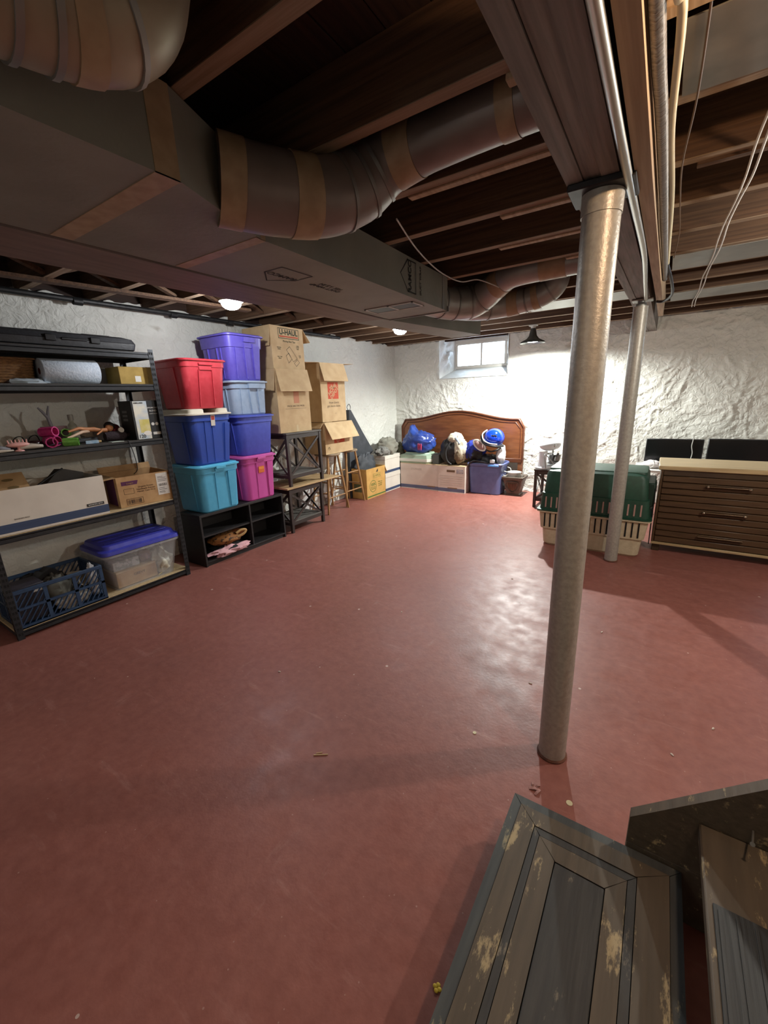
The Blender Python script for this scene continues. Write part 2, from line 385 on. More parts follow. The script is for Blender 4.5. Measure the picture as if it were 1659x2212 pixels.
for y in JY:
    if y > YB+.2: continue
    if jm is None:
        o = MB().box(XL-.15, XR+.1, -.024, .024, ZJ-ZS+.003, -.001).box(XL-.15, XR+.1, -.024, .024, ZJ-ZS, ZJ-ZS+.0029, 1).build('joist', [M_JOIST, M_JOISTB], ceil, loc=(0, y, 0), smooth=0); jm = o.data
    else:
        o = bpy.data.objects.new('joist', jm); COL.objects.link(o); o.parent = ceil; o.location = (0, y, 0)
# sistered strips beside a few joists
for x0, x1, y, dz in ((-1.0, -.42, 1.734, .02), (-.75, -.3, 2.171, .03), (-.9, -.3, 2.608, .02), (-.62, -.3, 3.045, .03), (-.45, 2.2, 1.297, .05), (.0, 2.2, 2.171, .03)):
    MB().box(x0, x1, .025, .062, ZJ-ZS-dz*.3, -.02, bev=.003).build('sister_strip', M_LEDGER if x0 < -.1 else M_JOIST, ceil, loc=(0, y, 0))
# cross bridging above the shelving
bx = -3.32
for i in range(4, 12):
    y0, y1 = JY[i]+.024, JY[i+1]-.024
    if y1 > 4.6: break
    for s in (0, 1):
        za, zb = (ZJ-ZS+.02, -.03) if s else (-.03, ZJ-ZS+.02)
        MB().bar((bx+(.03 if s else -.03), y0, za), (bx+(.03 if s else -.03), y1, zb), .045, .02).build('bridging', M_JOIST, ceil)
MB().bar((-3.55, .2, ZJ-ZS-.012), (-3.22, 2.75, ZJ-ZS-.012), .075, .02).build('strapping', M_JOIST, ceil)
# sheet-metal panning nailed under joist bays on the far side of the beam
for y0, y1, m_ in ((1.40, 1.71, M_GALV), (3.50, 3.90, M_GALV), (4.80, 5.21, M_GALV)):
    MB().box(-.06, 2.4, y0, y1, ZJ-ZS-.004, ZJ-ZS-.001+.0).build('joist_pan', m_, ceil, smooth=0)
MB().box(-1.25, -.34, 4.38, 4.78, ZJ-ZS-.004, ZJ-ZS-.001).build('joist_pan', M_GALV, ceil, smooth=0)

# ------------------------------------------------------------------ main beam, posts
def bz(y): return 2.0 if y < 1.5 else (2.0+.034*(y-1.5) if y < 3.9 else 2.0816+.012*(y-3.9))
bt = thing('support_beam', 'built-up timber beam resting on the two silver posts', 'beam', (-.235, 2.4, 2.0))
def sloped(x0, x1, dz0, ztop, ys, inset=0.0):
    mb = MB(); lp = []
    for y in ys:
        zb = bz(y)+dz0; lp.append([(x0+.235, y-2.4, zb-2.0), (x1+.235, y-2.4, zb-2.0), (x1+.235, y-2.4, ztop-2.0), (x0+.235, y-2.4, ztop-2.0)])
    return mb.loft(lp)
ys = [YN-.1, .8, 1.5, 2.4, 3.3, 3.9, 5.1, YB+.1]
for x0, x1, dz in ((-.302, -.259, 0), (-.257, -.215, .004), (-.213, -.170, -.002)):
    sloped(x0, x1, dz, ZJ-.003, ys).build('beam_ply', M_BEAM, bt, smooth=20)
lt_ = thing('ledger_board', 'pale pine board nailed alongside the timber beam', 'board', (-.115, 2.0, 2.0))
mb = MB(); lp = []
for y in [YN-.1, .8, 1.5, 2.4, 3.3, 3.9, 4.9]:
    zb = bz(y)-.01; lp.append([(-.020, y-2.0, zb-2.0), (.018, y-2.0, zb-2.0), (.018, y-2.0, ZJ-2.003), (-.020, y-2.0, ZJ-2.003)])
mb.loft(lp).build('plank', M_LEDGER, lt_, smooth=20)
def post(x, y, top, r, label, cap):
    t = thing('support_post', label, 'post', (x, y, 0))
    MB().lathe([(r, .004), (r, top-.05)], 32).build('tube', M_POST, t, smooth=60)
    MB().lathe([(r+.004, 0), (r+.006, .006), (r+.001, .012)], 32).build('base_ring', mat('rusty_iron', '#4a2c22', '#6a4230', rough=.8, scale=30), t)
    if cap == 'plate':
        MB().lathe([(r+.003, top-.075), (r+.004, top-.02), (r+.001, top-.018)], 32).build('collar', M_POST, t)
        MB().box(-.085, .085, -.075, .075, top-.019, top-.001, bev=.003).build('head_plate', M_DARK, t)
    else:
        MB().lathe([(r*.72, top-.06), (r*.72, top-.03), (r*.5, top-.028), (r*.5, top-.014)], 20).build('jack_screw', M_GALV, t)
        MB().box(-.06, .075, -.06, .06, top-.013, top-.001, bev=.004).build('head_plate', M_GALV, t)
        MB().cyl((.035, -.03, top-.001), (.035, -.03, top+.035), .012, n=10).build('bolt', M_GALV, t)
    return t
post(-.215, 1.51, bz(1.51), .052, 'thick silver steel post nearer the stairs, under the beam', 'plate')
post(-.225, 3.89, bz(3.89), .050, 'silver steel post in front of the green and tan pet kennel', 'jack')

# conduit, cables along the beam
def cable(name, label, pts, r, m, cat='cable', n=8):
    """smooth tube through points (Catmull-Rom)"""
    P = [Vector(p) for p in pts]; out = []
    for i in range(len(P)-1):
        a, b, c, d = P[max(i-1, 0)], P[i], P[i+1], P[min(i+2, len(P)-1)]
        for k in range(6):
            t = k/6; out.append(.5*((2*b)+(c-a)*t+(2*a-5*b+4*c-d)*t*t+(3*b-a-3*c+d)*t**3))
    out.append(P[-1]); o0 = P[0]
    o = MB().tube([p-o0 for p in out], r, n).build(name, m, loc=o0, smooth=80); 
    return tag(o, label, cat) if label else o
def smooth_pts(pts, k=6):
    P = [Vector(p) for p in pts]; out = []
    for i in range(len(P)-1):
        a, b, c, d = P[max(i-1, 0)], P[i], P[i+1], P[min(i+2, len(P)-1)]
        for q in range(k):
            t = q/k; out.append(.5*((2*b)+(c-a)*t+(2*a-5*b+4*c-d)*t*t+(3*b-a-3*c+d)*t**3))
    out.append(P[-1]); return out
M_CONDUIT = mat('conduit_metal', '#a9a59c', rough=.35, metal=.85)
cable('conduit', 'thin galvanised conduit running under the timber beam', [(-.152, YN, 1.985), (-.152, .8, 1.983), (-.150, 1.35, 1.985), (-.148, 1.7, 1.99), (-.150, 2.4, 2.018), (-.175, 3.2, 2.045), (-.19, 3.75, 2.055)], .011, M_CONDUIT, 'conduit', 12)
cable('armoured_cable', 'thick grey spiral armoured cable strapped beside the pale board', [(-.083, YN, 2.02), (-.083, .8, 2.02), (-.080, 1.3, 2.03), (-.078, 2.0, 2.04), (-.080, 2.8, 2.07), (-.085, 3.4, 2.10)], .013, mat('armour_steel', '#6d6a66', '#8a8782', rough=.5, metal=.6, scale=160, stretch=(.2, 1, .2), bump=.6))
cable('electrical_cable', 'cream electrical cable sagging along the beam above the post', [(-.064, YN, 2.03), (-.060, .7, 2.02), (-.050, 1.0, 2.035), (-.062, 1.4, 2.045), (-.058, 1.9, 2.06), (-.066, 2.6, 2.09), (-.070, 3.0, 2.10)], .008, mat('cream_sheath', '#c9bf9c', rough=.5))
cable('black_cable', 'black cable hanging in a loop beside the jack post head', [(-.087, .6, 2.075), (-.087, 1.6, 2.078), (-.087, 2.6, 2.115), (-.078, 3.05, 2.125), (-.045, 3.4, 2.075), (-.04, 3.7, 2.055), (-.085, 3.86, 2.045), (-.13, 3.88, 2.052)], .009, mat('black_rubber', '#1c1a19', rough=.5))
cable('thin_brown_wire', 'thin brown wire dangling below the joists beside the beam', [(-.02, .75, 2.235), (-.015, 1.2, 2.24), (-.022, 1.7, 2.238), (-.045, 2.1, 2.22), (-.042, 2.6, 2.235), (-.036, 3.0, 2.24), (-.05, 3.3, 2.19)], .003, mat('brown_wire', '#55402f', rough=.6), n=6)
M_CORD = mat('white_cord', '#c9c9c4', rough=.5)
for k, off in enumerate((0, .018)):
    pts = []
    for i in range(16):
        y = 1.2+i*.29; pts.append((.165-.04*(y-1.9)/3.5+off+.006*math.sin(i*1.7+k), y, 2.232-.012*abs(math.sin((y-.86)/.437*PI))))
    cable('twin_cord', 'thin white cord stapled across the joists, '+('the one on the beam side of the pair' if k == 0 else 'the one on the stair side of the pair'), pts, .0042, M_CORD, 'cord', 6)

# ------------------------------------------------------------------ sheet-metal ducts
ZD = 2.03; ZT = 2.246
dt = thing('supply_duct', 'grey wrapped rectangular supply duct with taped joints under the joists', 'duct', (-1.6, 1.5, ZD))
def dsec(y, x0, x1, z0=ZD, z1=ZT): return [(x0+1.6, y-1.5, z0-ZD), (x1+1.6, y-1.5, z0-ZD), (x1+1.6, y-1.5, z1-ZD), (x0+1.6, y-1.5, z1-ZD)]
MB().loft([dsec(YN+.02, -1.87, -1.18), dsec(.82, -1.87, -1.18)]).build('trunk_section', M_DUCT, dt, smooth=20)
MB().loft([dsec(.821, -1.87, -1.18), dsec(1.25, -1.87, -1.34)]).build('reducer', M_DUCT, dt, smooth=20)
MB().loft([dsec(1.251, -1.87, -1.34), dsec(2.99, -1.87, -1.385)]).build('branch_section', M_DUCT, dt, smooth=20)
def tape_wrap(y, xr0, xr1, w=.075, name='joint_tape'):
    mb = MB(); e = .002
    mb.loft([dsec(y-w/2, -1.86, xr0+e, ZD-e, ZD+.0005), dsec(y+w/2, -1.86, xr1+e, ZD-e, ZD+.0005)])
    mb.loft([dsec(y-w/2, xr0-.001, xr0+e, ZD-e, ZT), dsec(y+w/2, xr1-.001, xr1+e, ZD-e, ZT)])
    mb.build(name, M_TAPE, dt, smooth=20)
tape_wrap(.785, -1.18, -1.18, .07); tape_wrap(1.235, -1.332, -1.34, .05)
MB().loft([dsec(2.90, -1.38, -1.381, ZD-.001, ZT), dsec(2.925, -1.38, -1.382, ZD-.001, ZT)]).build('drive_cleat', M_GALV, dt, smooth=20)
MB().box(-1.88+1.6, -1.372+1.6, 2.985-1.5, 2.995-1.5, -.006, .03).build('end_flange', M_GALV, dt, smooth=20)
# floor-facing register in the underside
vg = MB(); vx0, vx1, vy0, vy1 = -1.80, -1.42, 2.54, 2.70
for a, b, c, d in ((vx0, vx1, vy0, vy0+.012), (vx0, vx1, vy1-.012, vy1), (vx0, vx0+.012, vy0, vy1), (vx1-.012, vx1, vy0, vy1), ((vx0+vx1)/2-.008, (vx0+vx1)/2+.008, vy0, vy1)):
    vg.box(a+1.6, b+1.6, c-1.5, d-1.5, -.006, -.001)
vo = vg.build('register_frame', mat('register_white', '#b5b0a8', rough=.45), dt, smooth=20)
MB().box(vx0+.01+1.6, vx1-.01+1.6, vy0+.01-1.5, vy1-.01-1.5, -.004, -.0005).build('register_opening', M_BLACK, vo, smooth=0)
M_STENCIL = mat('black_stencil', '#141414', rough=.8)
def outline(name, pts, w, m, parent, loc, rot):
    mb = MB(); n = len(pts)
    for i in range(n):
        a, b = Vector((*pts[i], 0)), Vector((*pts[(i+1) % n], 0)); d = (b-a).normalized(); q = Vector((-d.y, d.x, 0))*w/2
        mb.add([a-q-d*w/2, b-q+d*w/2, b+q+d*w/2, a+q-d*w/2], [(0, 1, 2, 3)])
    return mb.build(name, m, parent, loc=loc, rot=rot, smooth=0)
tri = [(-.10, -.085), (.10, -.085), (.10, .03), (0, .13), (-.10, .03)]
ROT_SIDE = Matrix(((0, 0, 1), (0, -1, 0), (1, 0, 0))).to_euler()
outline('stencil_mark', tri, .007, M_STENCIL, dt, (-1.61+1.6, 1.62-1.5, -.0012), (PI, 0, PI/2+PI))
text('stencil_lettering', 'RAMCO', .05, M_STENCIL, dt, (-1.63+1.6, 1.62-1.5, -.0016), (PI, 0, PI/2+PI))
text('stencil_lettering', 'DUCT WRAP\nFSK 1.5 IN', .04, M_STENCIL, dt, (-1.60+1.6, 1.93-1.5, -.0016), (PI, 0, PI/2+PI))
outline('stencil_mark', [(p[0]*.85, p[1]*.85) for p in tri], .007, M_STENCIL, dt, (-1.367+1.6, 2.42-1.5, .11), ROT_SIDE)
text('stencil_lettering', 'RAMCO', .05, M_STENCIL, dt, (-1.3665+1.6, 2.42-1.5, .11), ROT_SIDE, bold=.0008)
text('stencil_lettering', 'DUCT WRAP', .028, M_STENCIL, dt, (-1.3695+1.6, 2.56-1.5, .11), ROT_SIDE)

d2 = thing('return_duct', 'old brown painted duct hanging beside the grey supply duct', 'duct', (-2.05, 2.0, ZD-.004))
pts2 = [(YN+.02, -2.26, -1.885), (1.2, -2.225, -1.885), (2.9, -2.14, -1.885), (4.34, -1.96, -1.64)]
def d2sec(y, a, b, z0=0, z1=.216): return [(a+2.05, y-2, z0), (b+2.05, y-2, z0), (b+2.05, y-2, z1), (a+2.05, y-2, z1)]
for i in range(3):
    (y0, a0, b0), (y1, a1, b1) = pts2[i], pts2[i+1]
    hi = .216 if i < 2 else .15
    MB().loft([d2sec(y0+.0005, a0, b0), d2sec(y1, a1, b1, z1=hi)]).build('duct_length', M_DUCTOLD if i < 2 else M_DUCT, d2, smooth=20)

def round_duct(name, label, path, radii, m, tapes=(), seams=(), k=6, parent=None):
    P = smooth_pts(path, k); rr = []
    for i in range(len(radii)-1):
        for q in range(k): t = q/k; rr.append(radii[i]*(1-t)+radii[i+1]*t)
    rr.append(radii[-1]); o0 = P[0]
    t = MB().tube([p-o0 for p in P], rr, 28).build(name, m, parent, loc=o0 if parent is None else o0-parent.location, smooth=50)
    if parent is None: tag(t, label, 'duct')
    else: t['label'] = label
    def ring(i0, i1, e, mm, nm):
        i1 = min(i1, len(P)-1); MB().tube([P[i]-o0 for i in range(i0, i1+1)], [rr[i]+e for i in range(i0, i1+1)], 28, caps=True).build(nm, mm, t, smooth=50)
    for a, b in tapes: ring(a, b, .003, M_TAPE, 'tape_band')
    for a in seams:
        c = P[a]-o0; d = (P[min(a+1, len(P)-1)]-P[a-1]).normalized()*.006
        MB().cyl(c-d, c+d, rr[a]+.005, n=28).build('crimp_ring', M_GALV, t, smooth=50)
    return t
M_PIPE = mat('grey_round_pipe', '#96958f', '#a8a7a1', rough=.38, metal=.4, scale=5, bump=.1)
M_PIPEB = mat('brown_wrapped_pipe', '#7b726c', '#8a807a', rough=.42, metal=.3, scale=5, bump=.1)
round_duct('branch_pipe', 'round duct elbow leaving the side of the taped reducer', [(-1.29, 1.03, 2.135), (-1.20, 1.18, 2.125), (-1.11, 1.33, 2.135), (-1.03, 1.45, 2.19), (-.93, 1.505, 2.255), (-.78, 1.515, 2.275), (-.52, 1.515, 2.285), (-.20, 1.515, 2.285)],
           [.125, .125, .12, .115, .095, .085, .085, .085], M_PIPEB, tapes=((0, 3), (8, 11), (25, 29), (36, 37)), seams=(15, 19, 22), parent=dt)
round_duct('branch_pipe', 'wide round elbow at the end of the supply duct', [(-1.58, 2.98, 2.14), (-1.54, 3.14, 2.135), (-1.47, 3.28, 2.13), (-1.36, 3.40, 2.145), (-1.24, 3.40, 2.19), (-1.10, 3.32, 2.24), (-.95, 3.265, 2.262), (-.5, 3.262, 2.27), (-.28, 3.262, 2.27)],
           [.108, .112, .115, .115, .105, .09, .085, .085, .085], M_PIPE, tapes=((28, 31), (38, 40)), seams=(7, 12, 17, 22), parent=dt)
round_duct('branch_pipe', 'short round duct with taped bands reaching towards the pendant lamp', [(-1.50, 3.36, 2.13), (-1.36, 3.55, 2.13), (-1.2, 3.68, 2.145), (-1.02, 3.70, 2.16), (-.88, 3.70, 2.19), (-.80, 3.70, 2.26), (-.79, 3.70, 2.42)],
           [.10, .10, .095, .09, .09, .09, .09], M_PIPE, tapes=((13, 16), (20, 22)), seams=(8, 18, 26), parent=dt)
round_duct('round_branch_duct', 'large round pipe with a drooping elbow beside the supply duct trunk', [(-1.06, -.9, 2.13), (-1.04, -.3, 2.13), (-1.01, .2, 2.13), (-.985, .43, 2.135), (-.955, .55, 2.16), (-.94, .60, 2.24), (-.935, .61, 2.43)],
           [.112]*7, mat('tan_round_pipe', '#8d8270', '#a0957f', rough=.45, metal=.3, scale=6, bump=.2), tapes=((10, 15), (20, 22)), seams=(17, 19, 24))
cable('thermostat_wire', 'thin pale wire trailing along the supply duct top edge', [(-1.14, 1.9, 2.24), (-1.25, 2.3, 2.23), (-1.31, 2.7, 2.215), (-1.27, 2.95, 2.195), (-1.20, 3.08, 2.22), (-1.13, 3.2, 2.20), (-1.06, 3.3, 2.165)], .004, M_CORD, 'wire', 6)

# pipe along the top of the shelving wall
wp = thing('wall_pipe', 'dark iron gas pipe running along the top of the shelving wall', 'pipe', (-3.76, 1.0, 2.205))
MB().cyl((0, YN-.9, 0), (0, 3.7, .035), .020, n=14).build('pipe_run', M_DARK, wp, smooth=60)
for y in (.6, 1.35, 1.95): MB().cyl((0, y-.03, .004+.007*y), (0, y+.03, .004+.007*y), .027, n=12).build('coupling', M_DARK, wp, smooth=60)

# ------------------------------------------------------------------ lamps
M_PORC = mat('porcelain', '#d4d2cb', rough=.25)
M_GLOWW = mat('glowing_bulb', '#ffffff', emit='#f6f6ff', estr=40.0)
def point_light(name, loc, power, col, r, parent):
    ld = bpy.data.lights.new(name, 'POINT'); ld.energy = power; ld.color = col; ld.shadow_soft_size = r
    o = bpy.data.objects.new(name, ld); COL.objects.link(o); o.location = loc; o.parent = parent; return o
def bulb_lamp(loc, ztop, label, power, col, group='bare ceiling bulbs'):
    t = thing('ceiling_bulb', label, 'lamp', (loc[0], loc[1], loc[2]), 0, group)
    h = ztop-loc[2]
    MB().lathe([(.055, h), (.055, h-.012), (.038, h-.022), (.034, .045), (.062, .03), (.085, .018), (.088, .012), (.068, .012)], 28).build('lamp_holder', M_PORC, t)
    MB().lathe([(.066, .0115), (.072, .004), (.072, -.004), (.064, -.020), (.045, -.034), (.022, -.041), (.002, -.043)], 28).build('bulb', M_GLOWW, t)
    point_light('bulb_light', (0, 0, -.075), power, col, .03, t)
    return t
WARM = (1.0, .87, .70); NEUT = (.95, .97, 1.0)
bulb_lamp((-2.78, 2.215, 2.155), 2.249, 'bare glowing bulb above the shelving, in a white holder', BULB_W, NEUT)
bulb_lamp((-2.56, 4.29, 2.16), 2.249, 'bare glowing bulb beyond the brown duct, nearer the headboard', BULB_W, NEUT)
bulb_lamp((.45, .875, 2.15), 2.249, 'bare bulb over the stairs', STAIR_BULB_W, (1.0, .62, .34))
bulb_lamp((1.15, 2.60, 2.15), 2.249, 'added unseen fill bulb on the far side of the beam', SIDE_FILL_W, (1.0, .93, .82))  # out-of-view fill lamp, added to brighten the shelving wall and near floor
bulb_lamp((-1.0, -.95, 2.12), 2.249, 'added unseen fill bulb behind the viewer under the joists', REAR_FILL_W, NEUT)  # fill lamp added behind the camera, out of view
cable('lamp_conduit', 'short bright conduit feeding the bulb above the shelving', [(-2.80, 1.80, 2.235), (-2.79, 2.0, 2.225), (-2.785, 2.13, 2.22)], .009, M_CONDUIT, 'conduit')
pl = thing('pendant_lamp', 'metal cone pendant lamp glowing beside the small window', 'lamp', (-1.459, 5.667, 2.037))
M_SHADE = mat('shade_metal', '#5f605c', rough=.35, metal=.6)
mb = MB().lathe([(.150, .0), (.142, .018), (.075, .052), (.048, .085), (.034, .150), (.030, .172)], 40, cap=False)
mb.lathe([(.028, .172), (.032, .148), (.045, .083), (.072, .048), (.138, .016), (.150, .0)], 40, cap=False)
mb.build('shade', M_SHADE, pl, smooth=60)
MB().lathe([(.030, .1715), (.030, .190), (.018, .192), (.018, .197)], 20).build('cap', M_PORC, pl)
MB().box(-.05, .05, -.035, .035, .197, .2125, bev=.003).build('mounting_plate', M_PORC, pl)
MB().lathe([(.014, .16), (.016, .14), (.030, .10), (.055, .045), (.075, .026), (.078, .020), (.060, .0155), (.002, .014)], 28).build('bulb', M_GLOWW, pl)
ld = bpy.data.lights.new('pendant_light', 'SPOT'); ld.energy = PENDANT_W; ld.color = (.97, 1.0, .95); ld.shadow_soft_size = .03; ld.spot_size = R(172); ld.spot_blend = .45
lo_ = bpy.data.objects.new('pendant_light', ld); COL.objects.link(lo_); lo_.parent = pl; lo_.location = (0, 0, .009)

# ================================================================== things along the shelving wall
FX = -3.31                                   # front line of the row
def at_wall(name, label, cat, y, z, depth, front=FX, group=None, turn=0.0):
    return thing(name, label, cat, (front-depth/2, y, z), PI/2+turn, group)
M_STEEL = mat('black_steel', '#26282b', '#303236', rough=.45, metal=.4, scale=30)
M_PBOARD = mat('particle_board', '#b39a72', '#c6ae86', rough=.8, scale=90, bump=.1)
def open_box(mb, w, d, h, t=.005):
    """hollow box, local, base at z 0"""
    mb.box(-w/2, w/2, -d/2, d/2, 0, t); mb.box(-w/2, w/2, -d/2, -d/2+t, t, h); mb.box(-w/2, w/2, d/2-t, d/2, t, h)
    mb.box(-w/2, -w/2+t, -d/2+t, d/2-t, t, h); mb.box(w/2-t, w/2, -d/2+t, d/2-t, t, h); return mb
# ---- shelving unit
su = at_wall('shelving_unit', 'black slotted steel shelving unit with five decks against the plaster wall', 'shelving', 1.2515, 0, .46)
SW, SD = 1.207, .46
SHZ = [.062, .690, 1.192, 1.602, 1.832]
def lpost(sx, sy):
    mb = MB(); x, y = sx*SW/2, sy*SD/2; t = .004; a = .036
    mb.box(x, x-sx*a, y, y-sy*t, 0, 1.855); mb.box(x, x-sx*t, y-sy*t, y-sy*a, 0, 1.855)
    return mb
for sx in (-1, 1):
    for sy in (-1, 1):
        p = lpost(sx, sy).build('post', M_STEEL, su, smooth=0)
        sl = MB(); z = .03
        while z < 1.84:
            xa = sx*(SW/2-.012); yo = sy*(SD/2+.0006)
            sl.box(xa-.005, xa+.005, yo-.0006, yo+.0002, z, z+.018); xa = sx*(SW/2-.027); sl.box(xa-.004, xa+.004, yo-.0006, yo+.0002, z, z+.018)
            xo = sx*(SW/2+.0006); ya = sy*(SD/2-.018); sl.box(xo-.0006, xo+.0002, ya-.005, ya+.005, z, z+.018)
            z += .038
        so = sl.build('slots', mat('slot_dark', '#050505', rough=.9), p, smooth=0); so['kind'] = 'stuff'
for z in SHZ:
    MB().box(-SW/2+.004, SW/2-.004, -SD/2+.005, SD/2-.005, z-.014, z).build('deck', M_PBOARD if z < .8 else mat('dark_deck', '#3a3632', '#474340', rough=.7, scale=40), su, smooth=0)
    for sy in (-1, 1):
        mb = MB(); y = sy*(SD/2-.004)
        mb.box(-SW/2+.004, SW/2-.004, y, y-sy*.004, z-.046, z-.004); mb.box(-SW/2+.004, SW/2-.004, y, y-sy*.022, z-.019, z-.0145); mb.box(-SW/2+.004, SW/2-.004, y, y-sy*.016, z-.046, z-.043)
        mb.build('shelf_rail', M_STEEL, su, smooth=0)
    for sx in (-1, 1):
        x = sx*(SW/2-.004); MB().box(x, x-sx*.004, -SD/2+.008, SD/2-.008, z-.046, z-.015).build('side_rail', M_STEEL, su, smooth=0)
# ---- top deck: long case
M_CASE = mat('case_plastic', '#222326', '#2c2d31', rough=.5, scale=50, bump=.15)
t = at_wall('tool_case', 'long black moulded plastic case on the top deck of the shelving', 'case', 1.10, 1.833, .36, -3.33)
def loft_rr(mb, prof, r, mi=0, cap0=True, cap1=True, n=4):
    return mb.loft([rrect(w, d, r, z, n) for w, d, z in prof], mi, cap0, cap1)
loft_rr(MB(), [(1.28, .30, 0), (1.32, .33, .012), (1.34, .34, .05), (1.34, .34, .052)], .05).build('case_base', M_CASE, t)
loft_rr(MB(), [(1.335, .335, .053), (1.34, .34, .056), (1.31, .32, .085), (1.22, .26, .098)], .05).build('case_lid', M_CASE, t)
for x in (-.35, .12, .38): MB().box(x-.03, x+.03, -.178, -.165, .035, .075, bev=.004).build('latch', M_BLACK, t)
MB().box(.18, .33, -.175, -.168, .045, .062, bev=.004).build('handle', M_DARK, t)
mb = MB()
for x in (-.5, -.2, .1, .42): mb.box(x-.09, x+.09, -.11, .10, .097, .104, bev=.006)
mb.build('lid_ribs', M_CASE, t)
# ---- second deck
M_TOWEL = mat('quilted_paper', '#b9c6d4', '#cdd7e2', rough=.9, scale=70, bump=.35)
def towel_roll(label, y, r, ln, front, z, m):
    t = thing('paper_towel_roll', label, 'paper roll', (front, y, z+r), 0)
    MB().lathe([(.021, -ln/2+.0), (r-.004, -ln/2), (r, -ln/2+.004), (r, ln/2-.004), (r-.004, ln/2), (.021, ln/2)], 32, axis='y', cap=False).build('paper', m, t, smooth=50)
    MB().lathe([(.021, -ln/2+.001), (.021, ln/2-.001), (.018, ln/2-.001), (.018, -ln/2+.001), (.021, -ln/2+.001)], 20, axis='y', cap=False).build('cardboard_core', mat('core_brown', '#6b2f2c', rough=.8), t, smooth=50)
    return t
towel_roll('pale blue paper towel roll lying at the deck edge below the long case', 1.318, .082, .335, -3.435, 1.603, M_TOWEL)
towel_roll('greyish paper towel roll lying behind the pale blue one', 1.295, .088, .30, -3.612, 1.603, mat('grey_paper', '#8f8d90', '#a3a1a3', rough=.9, scale=60, bump=.2))
t = at_wall('yellow_carton', 'flat mustard yellow carton with a small white label', 'carton', 1.735, 1.603, .20, -3.36)
MB().box(-.13, .13, -.10, .10, 0, .125, bev=.003).build('carton_body', mat('mustard_card', '#a08440', '#b0934c', rough=.75, scale=20), t)
MB().box(-.02, .022, -.1008, -.0995, .018, .06).build('label', M_WHITEP, t, smooth=0)
MB().box(.1302, .1308, -.095, .095, .004, .122).build('white_end', M_WHITEP, t, smooth=0)
t = at_wall('wicker_basket', 'brown woven wicker basket at the shelving end beside the paper rolls', 'basket', .925, 1.603, .28, -3.42)
M_WICK = mat('wicker', '#5f3f22', '#8a6236', rough=.75, scale=60, stretch=(1, 1, 4), bump=.6)
mb = MB()
for k in range(9):
    z = .012+k*.0165; w = .40+.004*k
    mb.loft([[(p[0]*(1+.0), p[1], z+dz) for p in rrect(w+e, .25+e, .05, 0, 4)] for e, dz in ((0, -.008), (.010, 0), (0, .008))], cap0=(k == 0), cap1=False)
mb.build('woven_side', M_WICK, t, smooth=60)
MB().loft([rrect(.45, .28, .05, .150, 4), rrect(.46, .29, .05, .157, 4), rrect(.44, .27, .05, .162, 4), rrect(.42, .25, .05, .155, 4)], cap0=False, cap1=False).build('rim', M_WICK, t)
t = thing('folded_cloth', 'crumpled pale blue cloth beside the paper towel roll', 'cloth', (-3.42, 1.08, 1.603))
MB().ball((0, 0, .008), (.06, .10, .028), 22, 12, amp=.5, seed=3, zmin=0).build('fabric', mat('pale_cloth', '#b8c3cb', rough=.9), t, smooth=60)
t = at_wall('white_tray', 'thin white tray standing behind the mustard carton', 'tray', 1.56, 1.603, .02, -3.60)
MB().box(-.15, .10, -.008, .008, 0, .13, bev=.003).build('panel', mat('tray_grey', '#a9a49c', rough=.6), t)
# ---- third deck: coffee carton and the jumble
t = at_wall('coffee_carton', 'tall black and white coffee pod carton marked 120', 'carton', 1.745, 1.193, .22, -3.345, turn=-.06)
M_CBLK = mat('carton_black', '#16191c', '#1e2226', rough=.5, scale=12)
MB().box(-.10, .10, -.11, .11, 0, .29, bev=.002).build('carton_body', M_CBLK, t)
MB().box(-.085, .015, -.1109, -.1099, .002, .286).build('picture_panel', mat('coffee_picture', '#b9c7d2', '#e4e2d2', rough=.5, scale=9, contrast=(.4, .6)), t, smooth=0)
MB().box(-.06, .015, -.1114, -.1108, .05, .15).build('cup_picture', mat('yellow_print', '#cfc46a', '#ddd39a', rough=.5, scale=18), t, smooth=0)
mb = MB()
for a in range(14):
    th = 2*PI*a/14; mb.add([(-.012, -.1118, .045), (-.012+.03*math.cos(th), -.1118, .045+.018*math.sin(th)), (-.012+.03*math.cos(th+2*PI/14), -.1118, .045+.018*math.sin(th+2*PI/14))], [(0, 1, 2)])
mb.build('cup_print', mat('cup_white', '#e8e6df', rough=.5), t, smooth=0)
M_INK = mat('black_ink', '#1a1a1a', rough=.7); M_WINK = mat('white_ink', '#d6d6d0', rough=.6)
text('lettering', '120', .035, M_INK, t, (-.055, -.1116, .022), bold=.0006)
text('lettering', 'KIRKLAND', .014, M_INK, t, (-.045, -.1116, .272), bold=.0004)
text('lettering', 'BREAKFAST', .016, M_WINK, t, (.057, -.1114, .235)); text('lettering', 'BLEND', .018, M_WINK, t, (.055, -.1114, .212))
text('lettering', 'LIGHT ROAST', .010, M_WINK, t, (.056, -.1114, .19))
for q, (cx, cz) in enumerate(((.038, .112), (.068, .112))):
    MB().cyl((cx, -.1102, cz), (cx, -.1112, cz), .012, n=16).build('badge', M_WINK, t, smooth=0)
MB().box(.03, .09, -.1112, -.1099, .03, .05).build('badge', M_WINK, t, smooth=0)
for k in range(3): MB().box(-.1008, -.0998, -.02, .06, .20-.03*k, .218-.03*k).build('side_print', mat('grey_print', '#7d7f80', rough=.6), t, smooth=0)
